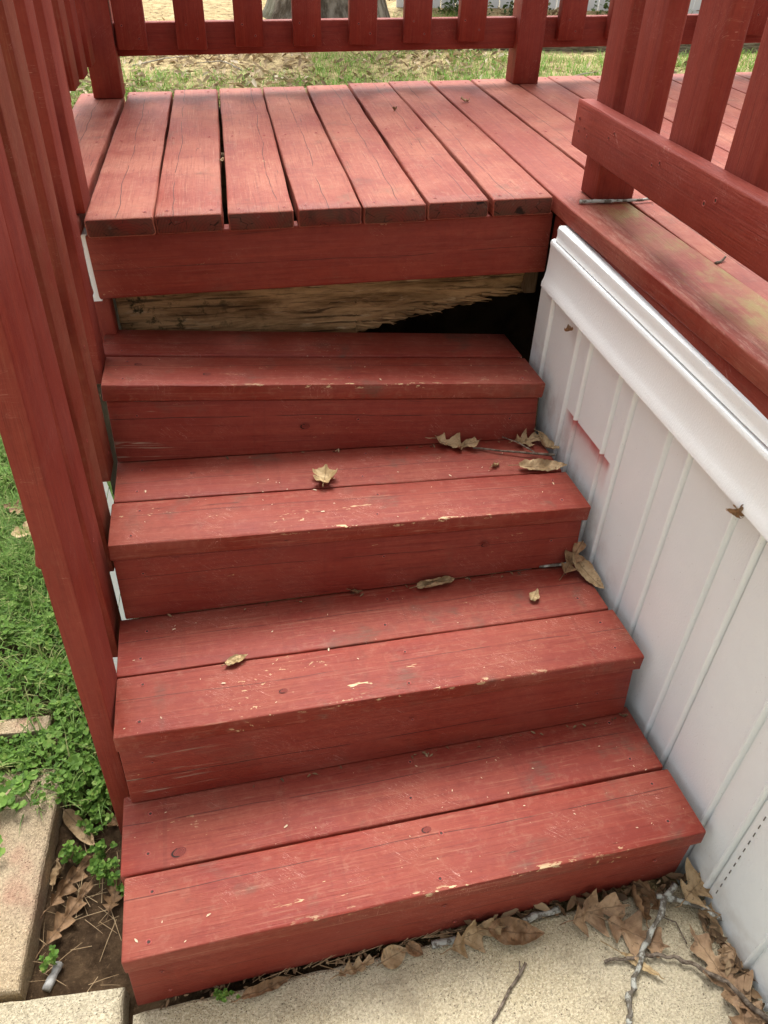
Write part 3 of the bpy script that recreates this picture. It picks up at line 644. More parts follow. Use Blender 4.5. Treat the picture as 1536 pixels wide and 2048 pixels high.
# moulded cap along the top of the siding
def sweep(name, prof, y0, y1, n, xf, mat, parent, zslope=0.0, wob=0.0006):
    V, F = [], []
    for j in range(n + 1):
        y = y0 + (y1 - y0) * j / n
        for of, z in prof: V.append((xf(y) - of + wob * nz(y * 4, z * 9), y, z + zslope * (y - y0) + wob * nz(y * 3, of * 50, 2)))
    N = len(prof); F = [(j * N + i, (j + 1) * N + i, (j + 1) * N + i + 1, j * N + i + 1) for j in range(n) for i in range(N - 1)]
    F.append(tuple(range(N))); F.append(tuple(n * N + i for i in range(N))[::-1])
    me = pydata(name, V, F, mat, True)
    try: me.set_sharp_from_angle(angle=R_(32))
    except Exception: pass
    return new_obj(name, me, parent)
capf = lambda y: xs(y)
sweep("cap_lip", [(-0.012, 0.957), (0.004, 0.957), (0.0085, 0.9535), (0.0095, 0.948), (0.0080, 0.938), (0.0095, 0.930), (0.0115, 0.926), (-0.012, 0.926)], -0.062, -2.12, 40, capf, M_TRIM, sk, 0.056)
sweep("cap_moulding", [(-0.010, 0.9245), (0.0095, 0.9245), (0.0135, 0.9225), (0.0155, 0.9185), (0.0155, 0.913), (0.0140, 0.908), (0.0140, 0.872), (0.0150, 0.852), (0.0180, 0.836), (0.0215, 0.827), (0.0220, 0.817), (0.0190, 0.8145), (0.013, 0.817), (0.010, 0.825), (-0.006, 0.825)], -0.050, -2.12, 40, capf, M_TRIM, sk, 0.060)

ll = thing("side_skirting", (-0.08, -0.2, 0.0), "thin white vinyl skirting glimpsed behind the left stair railing", "siding")
n = NT("thin_backlit_vinyl"); n.done((0.90, 0.90, 0.89), 0.5)
trn = n.t.nodes.new("ShaderNodeBsdfTranslucent"); trn.inputs[0].default_value = (0.93, 0.93, 0.92, 1)
msn = n.t.nodes.new("ShaderNodeMixShader"); msn.inputs[0].default_value = 0.75
n.t.links.new(n.b.outputs[0], msn.inputs[1]); n.t.links.new(trn.outputs[0], msn.inputs[2]); n.t.links.new(msn.outputs[0], n.out.inputs[0])
M_THIN = n.mat
def pan_top(y): return 0.40 + (y + 0.5) * 0.85
ys_ = [-0.46 + 0.485 * i / 30 for i in range(31)]
for q in range(9):            # boards laid level, dark joints between them
    z0 = -0.05 + 0.085 * q; z1 = z0 + 0.0815; V, F = [], []; cnt = 0
    for y in ys_:
        tp = min(z1, pan_top(y) + 0.004 * math.sin(y * 300))
        V += [(-0.052 - 0.10 * max(0, min(z0, tp)), y, min(z0, tp)), (-0.052 - 0.10 * max(0, tp), y, tp)]
    F = [(2 * i, 2 * i + 2, 2 * i + 3, 2 * i + 1) for i in range(len(ys_) - 1) if V[2 * i + 1][2] - V[2 * i][2] > 1e-4 or V[2 * i + 3][2] - V[2 * i + 2][2] > 1e-4]
    if F: new_obj("siding_panel", pydata("siding_panel", V, F, M_THIN), ll)
V = [(-0.078, 0.045, -0.05), (-0.078, 1.17, -0.05), (-0.078, 1.17, 0.80), (-0.078, 0.045, 0.80)]
new_obj("siding_panel", pydata("siding_panel", V, [(0, 1, 2, 3)], M_TRIM), ll)
sweep("cap_moulding", [(-0.004, 0.938), (0.012, 0.938), (0.013, 0.915), (0.0105, 0.912), (0.0105, 0.906), (0.0125, 0.904), (0.012, 0.83), (0.010, 0.806), (0.014, 0.805), (0.0145, 0.792), (-0.004, 0.792)], 0.0305, 1.16, 6, lambda y: -0.003, M_TRIM, ll)
M_VOIDSHADE = flat_noise("painted_void_shade", (0.018, 0.013, 0.009), (0.045, 0.032, 0.02), 8.0, 0.9, 0.002, 40.0, 0.1)  # shade of the under-deck void put into a near-black colour
bs = thing("void_blocker", (1.5, 1.17, 0.0), "added panels, coloured dark as shade, blacking out the space under the deck", "panel")  # added walls that keep light out from under the deck
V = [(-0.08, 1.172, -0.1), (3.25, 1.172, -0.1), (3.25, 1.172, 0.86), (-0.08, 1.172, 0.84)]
new_obj("panel", pydata("panel", V, [(0, 1, 2, 3)], M_VOIDSHADE), bs)
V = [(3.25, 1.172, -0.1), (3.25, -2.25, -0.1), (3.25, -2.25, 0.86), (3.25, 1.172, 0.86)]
new_obj("panel", pydata("panel", V, [(0, 1, 2, 3)], M_VOIDSHADE), bs)
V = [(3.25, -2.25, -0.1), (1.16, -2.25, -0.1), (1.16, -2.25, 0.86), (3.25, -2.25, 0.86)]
new_obj("panel", pydata("panel", V, [(0, 1, 2, 3)], M_VOIDSHADE), bs)

# ------------------------------------------------------------------ leaves and twigs
def leaf_mesh(L, W, style, seed, wrap=0.5, bend=0.2, crinkle=0.0075, mat=M_LEAFTAN, lobes=4, stem=0.25, twist=0.0):
    rows, cols = 44, 9; V, F = [], []
    r = random.Random(seed); ph = r.uniform(0, 1)
    for j in range(rows + 1):
        t = j / rows
        for i in range(cols):
            u = -1 + 2 * i / (cols - 1); s = 1 if u > 0 else -1
            env = math.sin(math.pi * min(1, t ** 0.72)) ** 0.75 * (0.55 + 0.45 * math.sin(math.pi * (t * 0.75 + 0.12))) if 0 < t < 1 else 0.0
            if style == 'oak':
                q = (lobes * t + ph * 0.3 + (0.12 if s > 0 else 0)) % 1.0
                saw = max(0.0, 1 - abs(q - 0.62) / (0.62 if q < 0.62 else 0.38)); env *= 0.24 + 0.86 * saw ** 1.15
                sk = 0.22 * L / lobes * saw
            elif style == 'maple':
                env *= 0.42 + 0.85 * abs(math.sin(math.pi * (2.0 * t + 0.25))) ** 1.6; sk = 0.10 * L * abs(math.sin(math.pi * 2 * t))
            else:
                env *= 1 + 0.05 * nz(t * 9, s, seed); sk = 0
            hw = W * env; x = t * L + sk * abs(u) ** 1.5 - L * .5; y = u * hw
            z = 0.0
            if wrap:
                rad = W / wrap; a = y / rad; y2 = rad * math.sin(a); z = rad * (1 - math.cos(a))
            else: y2 = y
            tt = t - 0.5; z += bend * L * (tt * tt * 2.6) + crinkle * nz(x * 60 + seed, y * 60) + crinkle * .6 * nz(x * 130, y * 130 + seed)
            if twist: ca, sa = math.cos(twist * tt), math.sin(twist * tt); y2, z = y2 * ca - z * sa, y2 * sa + z * ca
            V.append((x, y2, z))
    for j in range(rows):
        for i in range(cols - 1):
            a = j * cols + i; F.append((a, a + 1, a + cols + 1, a + cols))
    # stalk
    b0 = len(V); K = 5
    for j in range(K + 1):
        x = -L * .5 + L * 0.06 - stem * L * j / K; z = bend * L * 0.5 + 0.02 * L * j / K * nz(seed, j * .4)
        y = 0.03 * L * nz(j * .5, seed)
        for a in range(4): V.append((x, y + 0.0011 * math.cos(a * math.pi / 2), z + 0.0011 * math.sin(a * math.pi / 2)))
    for j in range(K):
        for a in range(4): F.append((b0 + j * 4 + a, b0 + j * 4 + (a + 1) % 4, b0 + j * 4 + 4 + (a + 1) % 4, b0 + j * 4 + 4 + a))
    zmin = min(v[2] for v in V); V = [(x, y, z - zmin) for x, y, z in V]
    return pydata("leaf", V, F, mat, True)
LEAFN = [0]
def leaf(label, loc, L, W, yaw, style='oak', mat=None, pitch=0.0, roll=0.0, group=None, name="dry_leaf", **kw):
    LEAFN[0] += 1
    me = leaf_mesh(L, W, style, LEAFN[0] * 3.77, mat=mat or M_LEAFTAN, **kw)
    mw = Matrix.Translation(loc) @ Matrix.Rotation(R_(yaw), 4, 'Z') @ Matrix.Rotation(R_(pitch), 4, 'Y') @ Matrix.Rotation(R_(roll), 4, 'X')
    if pitch or roll:      # keep the lowest point on what carries it
        zm = min((mw @ v.co).z for v in me.vertices); mw = Matrix.Translation((0, 0, loc[2] - zm)) @ mw
    return tag(new_obj(name, me, None, mw), label, "leaf", group)
def tube(name, pts, r0, r1, mat, parent=None, jit=0.0, sides=7, sub=5, knots=0.0):
    P = [Vector(p) for p in pts]; Q = []
    for a, b in zip(P[:-1], P[1:]):
        for i in range(sub): Q.append(a.lerp(b, i / sub))
    Q.append(P[-1])
    sd_ = rng.uniform(0, 50)
    Q = [q + Vector((nz(i * .45, sd_), nz(i * .45, sd_, 5), 0.4 * nz(i * .45, sd_, 9))) * jit for i, q in enumerate(Q)]
    V, F = [], []
    for i, q in enumerate(Q):
        d = (Q[min(i + 1, len(Q) - 1)] - Q[max(i - 1, 0)]).normalized(); up = Vector((0, 0, 1)) if abs(d.z) < .9 else Vector((1, 0, 0))
        s = d.cross(up).normalized(); u = s.cross(d); r = r0 + (r1 - r0) * i / (len(Q) - 1); r *= 1 + knots * nz(i * 1.1, sd_, 3)
        for k in range(sides):
            a = 2 * math.pi * k / sides; rr_ = r * (1 + knots * .5 * nz(i * .9, k * 1.3, sd_)); V.append(q + s * math.cos(a) * rr_ + u * math.sin(a) * rr_)
    for i in range(len(Q) - 1):
        for k in range(sides): F.append((i * sides + k, i * sides + (k + 1) % sides, (i + 1) * sides + (k + 1) % sides, (i + 1) * sides + k))
    F.append(tuple(range(sides))[::-1]); F.append(tuple((len(Q) - 1) * sides + k for k in range(sides)))
    return new_obj(name, pydata(name, V, F, mat, True), parent)

# torn fibres along the broken edge of the rotted header
for i in range(16):
    x = 0.60 + 0.026 * i + rng.uniform(-.008, .008); b = 0.636 + (x - 0.585) / 0.45 * 0.088; L = rng.uniform(.025, .075)
    tube("splinter", [(x - .02, 0.142, b + .016), (x + L * .5, 0.136, b + .008 + L * .10), (x + L, 0.134, b + rng.uniform(-.004, .006) + L * .19)], rng.uniform(.003, .006), .0006, M_ROT, deck, .003, sides=5, sub=3, knots=.4)
# on the third step up
leaf("curled brown oak leaf against the riser, second step from the top", (0.778, -0.200, 0.489), 0.110, 0.034, -14, 'oak', M_LEAFTAN, wrap=1.5, bend=0.35, roll=12, lobes=3)
leaf("brown leaf in the corner by the white siding, second step from the top", (0.955, -0.196, 0.481), 0.080, 0.030, 12, 'oak', M_LEAFTAN, wrap=1.2, bend=0.3, roll=25, lobes=3)
leaf("narrow brown leaf draped over the step end beside the white siding", (1.000, -0.215, 0.480), 0.070, 0.020, -58, 'plain', M_LEAFTAN, wrap=1.6, bend=0.5, pitch=12)
leaf("tan leaf lying under the forked twig near the siding", (0.955, -0.306, 0.484), 0.118, 0.021, -6, 'plain', M_LEAFTAN, wrap=1.1, bend=0.16, roll=20)
leaf("small tan star-shaped leaf near the middle of the second step down", (0.448, -0.317, 0.508), 0.068, 0.030, 78, 'maple', M_LEAFYEL, wrap=0.9, bend=0.35)
tw = thing("forked_twig", (0.92, -0.245, 0.486), "thin forked brown twig on the step beside the white siding", "twig")
tube("stem", [(0.815, -0.214, 0.491), (0.90, -0.246, 0.493), (1.000, -0.270, 0.492)], 0.0022, 0.0030, M_TWIG, tw, 0.004, knots=.3)
tube("fork", [(0.955, -0.259, 0.493), (0.925, -0.222, 0.500), (0.896, -0.186, 0.497)], 0.0020, 0.0012, M_TWIG, tw, 0.003)
leaf("pale crumpled leaf scrap next to the forked twig", (0.848, -0.289, 0.488), 0.026, 0.010, 40, 'maple', M_LEAFYEL, wrap=1.5, bend=0.5, stem=0.6)
# on the second step up
leaf("rolled tan leaf tucked against the riser, second step up", (0.667, -0.496, 0.335), 0.090, 0.026, 8, 'plain', M_LEAFTAN, wrap=3.0, bend=0.10, roll=30)
leaf("small flat yellow leaf in the open, second step up", (0.872, -0.566, 0.331), 0.038, 0.012, 55, 'plain', M_LEAFYEL, wrap=0.3, bend=0.05, stem=0.05)
leaf("upright brown leaf in the step corner by the siding", (0.990, -0.478, 0.326), 0.090, 0.030, 40, 'oak', M_LEAFBRN, wrap=1.2, bend=0.3, pitch=-38, roll=20, lobes=3)
leaf("tan leaf leaning on the siding at the step end", (1.016, -0.516, 0.328), 0.105, 0.022, -66, 'plain', M_LEAFTAN, wrap=1.2, bend=0.25, pitch=14, roll=20)
tag(tube("short_twig", [(0.915, -0.473, 0.330), (0.955, -0.475, 0.331), (1.003, -0.474, 0.336)], 0.0032, 0.0042, M_LICHEN, None, 0.002, knots=.5), "short grey twig in the step corner below the brown leaves", "twig")
leaf("tiny curled tan leaf on the gap at the left of a step", (0.234, -0.664, 0.350), 0.048, 0.013, 25, 'plain', M_LEAFYEL, wrap=1.4, bend=0.2)
leaf("tiny brown leaf scrap wedged below a riser, left of centre", (0.490, -0.502, 0.337), 0.032, 0.009, -20, 'plain', M_LEAFBRN, wrap=1.6, bend=0.4)
# stuck in the siding trim
leaf("dry leaf tip poking out under the white cap moulding near the deck", (1.000, -0.212, 0.775), 0.045, 0.012, 70, 'plain', M_LEAFBRN, wrap=1.2, bend=0.3, pitch=20)
leaf("dry leaf poking out of the cap moulding at the right", (1.045, -0.838, 0.742), 0.050, 0.020, 60, 'oak', M_LEAFBRN, wrap=0.8, bend=0.3, pitch=50)
# deck edge
tag(tube("lichen_twig", [(1.046, -0.050, 1.004), (1.10, -0.057, 1.005), (1.16, -0.062, 1.007), (1.214, -0.060, 1.008)], 0.0042, 0.0028, M_LICHEN, None, 0.004, knots=.5), "grey lichen-covered twig lying at the foot of a railing post", "twig")
tag(tube("dark_twig", [(1.172, -0.405, 0.996), (1.186, -0.402, 0.998), (1.199, -0.392, 1.003)], 0.0030, 0.0018, M_TWIG, None, 0.002), "tiny dark twig stuck in the gap between deck boards", "twig")
leaf("small pale leaf crumb on the deck boards, right of centre", (1.05, 0.93, 1.0155), 0.032, 0.010, 10, 'maple', M_LEAFTAN, wrap=1.5, bend=0.5, stem=.1)
leaf("small dark crumb of leaf near the middle of the deck", (0.808, 0.846, 1.0085), 0.018, 0.006, 30, 'plain', M_LEAFBRN, wrap=2, bend=0.5, stem=.1)
leaf("tiny leaf caught in a deck board gap", (0.2865, 0.372, 0.991), 0.022, 0.008, 80, 'plain', M_LEAFTAN, wrap=1.4, bend=0.4, stem=.2)
# pile at the foot of the stairs
GZ = 0.003
leaf("large tan oak leaf on the pile in the corner of step and siding", (1.075, -1.082, 0.030), 0.120, 0.050, 28, 'oak', M_LEAFTAN, wrap=0.6, bend=0.15, roll=18, lobes=3)
leaf("dark brown spiky oak leaf leaning on the siding at the pad corner", (1.112, -1.078, 0.035), 0.105, 0.042, -58, 'oak', M_LEAFBRN, wrap=0.8, bend=0.2, roll=-40, lobes=4)
leaf("orange-brown spiky oak leaf propped against the lowest riser", (0.862, -1.090, GZ), 0.120, 0.050, 5, 'oak', M_LEAFRST, wrap=0.9, bend=0.3, roll=40, lobes=3)
leaf("broad brown oak leaf lying flat under the long lichen branch", (0.925, -1.143, GZ), 0.115, 0.052, -35, 'oak', M_LEAFRST, wrap=0.5, bend=0.12, lobes=3)
leaf("brown leaf standing on edge between the propped leaf and the tan leaf", (0.945, -1.082, GZ), 0.085, 0.030, 80, 'plain', M_LEAFBRN, wrap=1.6, bend=0.3, roll=50)
leaf("twisted brown leaf standing beside the lowest riser, right of centre", (0.985, -1.074, GZ), 0.075, 0.026, 110, 'oak', M_LEAFBRN, wrap=1.8, bend=0.4, roll=-50)
leaf("grey-tan spiky oak leaf leaning on the lowest riser near its middle", (0.622, -1.092, GZ), 0.110, 0.038, 12, 'oak', M_LEAFTAN, wrap=1.0, bend=0.3, roll=48, lobes=3)
leaf("flat brown leaf overlapping the grey-tan leaf by the lowest riser", (0.700, -1.104, 0.010), 0.105, 0.026, -14, 'plain', M_LEAFBRN, wrap=0.7, bend=0.2, roll=10)
leaf("rounded tan leaf at the foot of the lowest riser, left of the spiky leaf", (0.470, -1.102, GZ), 0.052, 0.022, 18, 'plain', M_LEAFTAN, wrap=0.9, bend=0.3, roll=20)
leaf("small brown leaf next to the rounded tan leaf", (0.512, -1.098, GZ), 0.035, 0.016, -40, 'plain', M_LEAFBRN, wrap=1.4, bend=0.4, roll=20)
leaf("grey curled leaf lying along the lowest riser, left part", (0.402, -1.112, GZ), 0.075, 0.020, 14, 'oak', M_LEAFTAN, wrap=1.6, bend=0.2)
leaf("slender brown leaf along the lowest riser at the far left of the pad", (0.240, -1.118, GZ), 0.090, 0.014, 12, 'plain', M_LEAFBRN, wrap=1.6, bend=0.15)
leaf("large rust oak leaf under the curved branch at the right", (1.050, -1.235, GZ), 0.170, 0.052, 106, 'oak', M_LEAFRST, wrap=1.1, bend=0.12, lobes=4)
leaf("orange oak leaf beside the large rust leaf, nearer the siding", (1.088, -1.225, GZ), 0.100, 0.024, 118, 'plain', M_LEAFRST, wrap=1.4, bend=0.2, roll=20)
leaf("dull brown oak leaf at the right edge over the rust leaf's tip", (1.050, -1.310, 0.004), 0.095, 0.040, 75, 'oak', M_LEAFRST, wrap=0.8, bend=0.25, lobes=3)
leaf("small pale oak leaf between the branch and the siding", (1.088, -1.138, 0.012), 0.070, 0.026, -30, 'oak', M_LEAFTAN, wrap=1.2, bend=0.4, roll=-15)
leaf("thin yellow pointed leaf crossing the long branch", (0.912, -1.196, 0.006), 0.085, 0.008, -42, 'plain', M_LEAFYEL, wrap=0.8, bend=0.08, stem=0.5)
tag(tube("lichen_branch", [(1.026, -1.082, 0.040), (0.962, -1.134, 0.022), (0.911, -1.187, 0.012), (0.872, -1.238, 0.007), (0.848, -1.285, 0.007), (0.835, -1.34, 0.007)], 0.0055, 0.0042, M_LICHEN, None, 0.008, knots=.55, sub=8), "long lichen-covered branch running from the corner pile towards the viewer", "branch")
tag(tube("curved_branch", [(0.850, -1.176, 0.007), (0.905, -1.180, 0.012), (0.955, -1.186, 0.012), (1.000, -1.206, 0.012), (1.045, -1.250, 0.020), (1.088, -1.325, 0.022)], 0.0030, 0.0045, M_TWIG, None, 0.005, knots=.4, sub=7), "thin curved grey branch arching over the rust leaf", "branch")
tag(tube("lichen_stick", [(0.985, -1.092, 0.030), (1.045, -1.110, 0.026), (1.095, -1.150, 0.022), (1.110, -1.180, 0.020)], 0.0050, 0.0065, M_LICHEN, None, 0.006, knots=.6, sub=7), "knobbly lichen stick along the siding in the corner pile", "stick")
tag(tube("bark_stick", [(0.545, -1.098, 0.008), (0.66, -1.090, 0.009), (0.80, -1.078, 0.014)], 0.0055, 0.0065, M_LICHEN, None, 0.006, knots=.5, sub=8), "straight lichen-patched stick at the foot of the lowest riser", "stick")
tt = thing("dark_twig", (0.66, -1.19, 0.004), "dark forked twig lying alone on the concrete, centre right", "twig")
tube("stem", [(0.618, -1.232, 0.005), (0.662, -1.192, 0.006), (0.704, -1.156, 0.006)], 0.0024, 0.0030, M_TWIG, tt, 0.003, knots=.4)
tube("fork", [(0.690, -1.168, 0.006), (0.694, -1.150, 0.007)], 0.0020, 0.0013, M_TWIG, tt)
tag(tube("thin_twig", [(0.985, -1.118, 0.006), (1.010, -1.135, 0.008), (1.012, -1.175, 0.006)], 0.0014, 0.0012, M_TWIG, None, 0.002), "hair-thin bent twig between the lichen branch and the rust leaf", "twig")
# in the soil bed
leaf("long curled tan leaf at the head of the soil bed", (-0.125, -0.735, -0.040), 0.115, 0.024, -52, 'plain', M_LEAFTAN, wrap=1.6, bend=0.15, roll=15)
leaf("brown leaf standing on edge along the concrete edging", (-0.135, -0.840, -0.045), 0.120, 0.030, 52, 'oak', M_LEAFBRN, wrap=1.6, bend=0.2, roll=40)
leaf("long brown oak leaf pointing down the soil bed", (-0.128, -0.905, -0.046), 0.135, 0.026, 58, 'oak', M_LEAFBRN, wrap=1.2, bend=0.18, roll=18)
leaf("pale triangular leaf leaning on the concrete edging", (-0.158, -0.822, -0.045), 0.055, 0.018, 88, 'plain', M_LEAFTAN, wrap=0.8, bend=0.2, roll=-40)
leaf("short brown leaf half hidden by the lowest step in the soil bed", (-0.045, -0.885, -0.046), 0.075, 0.026, 80, 'oak', M_LEAFBRN, wrap=1.2, bend=0.25)
leaf("brown leaf under the weeds next to the railing post", (-0.070, -0.720, -0.042), 0.080, 0.030, 150, 'oak', M_LEAFBRN, wrap=1.1, bend=0.25)
tag(tube("pale_stick", [(-0.148, -1.040, -0.034), (-0.132, -0.996, -0.038)], 0.0085, 0.0075, M_PALESTICK, None, 0.001, knots=.35), "short pale grey stick end in the soil bed by the path", "stick")
leaf("tan leaf with pointed lobes lying in the grass at the left", (-0.378, 0.200, 0.020), 0.085, 0.036, 30, 'maple', M_LEAFYEL, wrap=0.7, bend=0.2)
leaf("brown leaf half buried in the grass beyond the tan one", (-0.425, 0.320, 0.016), 0.090, 0.034, -20, 'oak', M_LEAFBRN, wrap=0.8, bend=0.2)

# ------------------------------------------------------------------ scattered stuff built as single meshes
def scatter(name, templ_v, templ_f, mats4, mat, smooth=False):
    tv = np.array(templ_v, float); A = np.array(mats4, float)      # (n,3,4)
    V = np.einsum('nij,kj->nki', A[:, :, :3], tv) + A[:, None, :, 3]
    n_, k_ = V.shape[:2]; V = V.reshape(-1, 3)
    sizes = np.array([len(f) for f in templ_f]); loops = np.concatenate([np.array(f) for f in templ_f])
    allv = (loops[None, :] + (np.arange(n_) * k_)[:, None]).ravel()
    tot = np.tile(sizes, n_); start = np.concatenate([[0], np.cumsum(tot)[:-1]])
    me = bpy.data.meshes.new(name); me.vertices.add(len(V)); me.vertices.foreach_set("co", V.ravel())
    me.loops.add(len(allv)); me.loops.foreach_set("vertex_index", allv.astype(np.int32))
    me.polygons.add(len(tot)); me.polygons.foreach_set("loop_start", start.astype(np.int32)); me.polygons.foreach_set("loop_total", tot.astype(np.int32))
    me.materials.append(mat)
    me.update(calc_edges=True); me.validate()
    if smooth: me.polygons.foreach_set("use_smooth", [True] * len(me.polygons))
    return me
def xf(loc, yaw, pitch, roll, s):
    mm = Matrix.Translation(loc) @ Matrix.Rotation(yaw, 4, 'Z') @ Matrix.Rotation(pitch, 4, 'Y') @ Matrix.Rotation(roll, 4, 'X') @ Matrix.Scale(s, 4)
    return [list(mm[i]) for i in range(3)]
def leaflet(L, W, notch=0.0, N=7):
    V = [(0, 0, 0)]; 
    for i in range(N):
        t = i / (N - 1); a = math.pi * (t - .5) * 0.96
        x = L * (0.5 + 0.5 * math.cos(a * 2)) if False else L * (0.12 + 0.88 * math.cos(a) ** 0.55) * (1 - notch * (1 - abs(t - .5) * 2) ** 4); y = W * math.sin(a)
        V.append((x, y, 0.12 * abs(y)))
    return V, [(0, i, i + 1) for i in range(1, N)]
def clover(lean=0.35):
    V, F = [], []
    lv, lf = leaflet(0.011, 0.0058, 0.12)
    for k in range(3):
        mm = Matrix.Rotation(k * 2 * math.pi / 3, 3, 'Z') @ Matrix.Rotation(-lean, 3, 'Y'); b = len(V)
        V += [tuple(mm @ Vector(v)) for v in lv]; F += [tuple(i + b for i in f) for f in lf]
    return V, F
def weedsprig():
    V, F = [], []
    lv, lf = leaflet(0.0085, 0.0040, 0.0, 6)
    for k in range(6):
        mm = Matrix.Rotation(k * 1.05 + .3 * (k % 2), 3, 'Z') @ Matrix.Rotation(-(0.15 + 0.45 * (k % 2)), 3, 'Y'); b = len(V)
        V += [tuple(mm @ Vector(v) + Vector((0, 0, .003 * (k % 2)))) for v in lv]; F += [tuple(i + b for i in f) for f in lf]
    V += [(0.0006, 0, 0), (-0.0006, 0, 0), (-0.0006, 0, -.022), (0.0006, 0, -.022)]; b = len(V); F.append((b - 4, b - 3, b - 2, b - 1))
    return V, F
def blade():
    V = [(-.0012, 0, 0), (.0012, 0, 0), (-.0011, .010, .018), (.0011, .010, .018), (-.0008, .026, .031), (.0008, .026, .031), (0, .050, .036)]
    return V, [(0, 1, 3, 2), (2, 3, 5, 4), (4, 5, 6)]
g = random.Random(3)
cl, sp, gr = [], [], []
def cover(x, y):      # weedy, dense near the rail, thinning on the slab
    return nz(x * 4.5, y * 4.5) * 0.5 + 0.5
for i in range(34000):
    y = g.uniform(-0.70, 1.35); x = g.uniform(-0.95, -0.062)
    if x < -0.42 - 0.22 * (y + 0.5): continue
    if y < -0.60 and x < -0.165 and not (y > -0.66 and g.random() < .8) and g.random() > 0.20: continue
    if -0.51 < y < -0.455 and x < -0.20 and g.random() < 0.90: continue
    c = cover(x, y); c2 = nz(x * 13 + 3, y * 13) * .5 + .5
    if c2 < 0.36 and g.random() < .72: continue
    h = lawn_z(x, y) + 0.006 + 0.05 * max(0, c2 - .3) + 0.03 * c + g.uniform(0, 0.014)
    k = g.random(); grassy = min(1, max(0, (y + 0.45) / 0.5)) * .55 + .22 + .25 * (nz(x * 6 + 9, y * 6) > .1)
    if k < grassy:
        for _ in range(2 if y < -.1 else 4): gr.append(xf((x + g.uniform(-.014, .014), y + g.uniform(-.014, .014), h - 0.022), g.uniform(0, 6.3), 0, g.uniform(-.5, .35), g.uniform(.45, 1.5)))
    elif k < grassy + 0.22 and y < 0.1 and c > .42: cl.append(xf((x, y, h + .008), g.uniform(0, 6.3), g.uniform(-.5, .5), g.uniform(-.5, .5), g.uniform(.5, 1.2)))
    elif y < 0.9: sp.append(xf((x, y, h), g.uniform(0, 6.3), g.uniform(-.6, .6), g.uniform(-.6, .6), g.uniform(.45, 1.15)))
for (cx, cy, rr2, nn) in ((-0.085, -0.615, .05, 120), (-0.10, -0.70, .045, 60), (-0.075, -0.80, .016, 14), (-0.066, -0.845, .02, 20), (-0.125, -0.80, .014, 12), (-0.142, -0.795, .012, 8), (-0.03, -0.87, .015, 12), (-0.140, -1.00, .012, 10), (-0.09, -0.66, .05, 60)):
    for i in range(nn): sp.append(xf((cx + g.gauss(0, rr2 * .6), cy + g.gauss(0, rr2 * .6), -0.028 + g.uniform(-.012, .03)), g.uniform(0, 6.3), g.uniform(-.5, .5), g.uniform(-.5, .5), g.uniform(.6, 1.25)))
for (cx, cy) in ((-0.255, -0.665), (-0.275, -0.70), (-0.30, -0.68), (-0.235, -0.64), (-0.29, -0.76), (-0.285, -0.80), (-0.262, -0.69), (-0.24, -0.675)):
    for i in range(5): cl.append(xf((cx + g.gauss(0, .015), cy + g.gauss(0, .012), 0.028 + g.uniform(-.008, .012)), g.uniform(0, 6.3), g.uniform(-.3, .3), g.uniform(-.3, .3), g.uniform(.9, 1.5)))
for i in range(24): sp.append(xf((0.165 + g.gauss(0, .012), -1.118 + g.gauss(0, .004), 0.008 + g.uniform(0, .006)), g.uniform(0, 6.3), g.uniform(-.5, .5), g.uniform(-.5, .5), g.uniform(.35, .6)))
v, f = clover(); tag(new_obj("clover_patch", scatter("clover_patch", v, f, cl, M_CLOVER)), "green clover growing left of the stair railing", "clover", kind="stuff")
v, f = weedsprig(); tag(new_obj("weed_cover", scatter("weed_cover", v, f, sp, M_CLOVER)), "low small-leaved green weeds beside the steps", "weeds", kind="stuff")
v, f = blade(); tag(new_obj("lawn_grass", scatter("lawn_grass", v, f, gr, M_GRASS)), "green grass blades left of the stair railing", "grass", kind="stuff")

# crumbs, leaf scraps and pine needles swept against the riser and siding
frv = [(-.013, 0, .001), (-.004, -.0045, .003), (.006, -.0055, .004), (.014, -.0005, .002), (.007, .004, .0045), (-.006, .0035, .003), (.001, 0, 0)]
frf = [(0, 1, 6), (1, 2, 6), (2, 3, 6), (3, 4, 6), (4, 5, 6), (5, 0, 6)]
fr_l = []
for i in range(230):
    if g.random() < .62:
        t = g.random(); x = 0.06 + 0.99 * t; y = -1.103 + 0.052 * t - abs(g.gauss(0, 0.008)) - 0.010 * (t > .7) * g.random(); z = 0.003 + (0.02 * g.random() if t > .55 else 0.004 * g.random())
    else:
        t = g.random(); y = -1.06 - 0.28 * t; x = xs(y) - 0.012 - abs(g.gauss(0, .014 * (1 - .6 * t))); z = 0.003 + 0.03 * g.random() * (1 - t)
    fr_l.append(xf((x, y, z), g.uniform(0, 6.3), g.uniform(-.6, .6), g.uniform(-.8, .8), g.uniform(.35, 1.6) if x > .55 else g.uniform(.15, .6)))
for i in range(90):
    k = g.randrange(3); fl, frr, bl, brr = [Vector(c) for c in TC[k]]; s = g.random() ** .6; p = bl.lerp(brr, s)
    fr_l.append(xf((p.x, p.y - abs(g.gauss(0, .006)) - .002, p.z + .002), g.uniform(0, 6.3), g.uniform(-.6, .6), g.uniform(-.6, .6), g.uniform(.12, .5)))
tag(new_obj("leaf_debris", scatter("leaf_debris", frv, frf, fr_l, leafy("leaf_crumbs", (0.07, 0.042, 0.022), (0.20, 0.125, 0.065), (0.33, 0.24, 0.14), 0.8, 0.0))), "crumbled leaf scraps along the foot of the lowest step and siding", "debris", kind="stuff")
ndv = [(0, -.0006, 0), (0, .0006, 0), (.03, -.0005, .002), (.03, .0005, .002), (.055, -.0003, .0), (.055, .0003, 0)]
nd = []
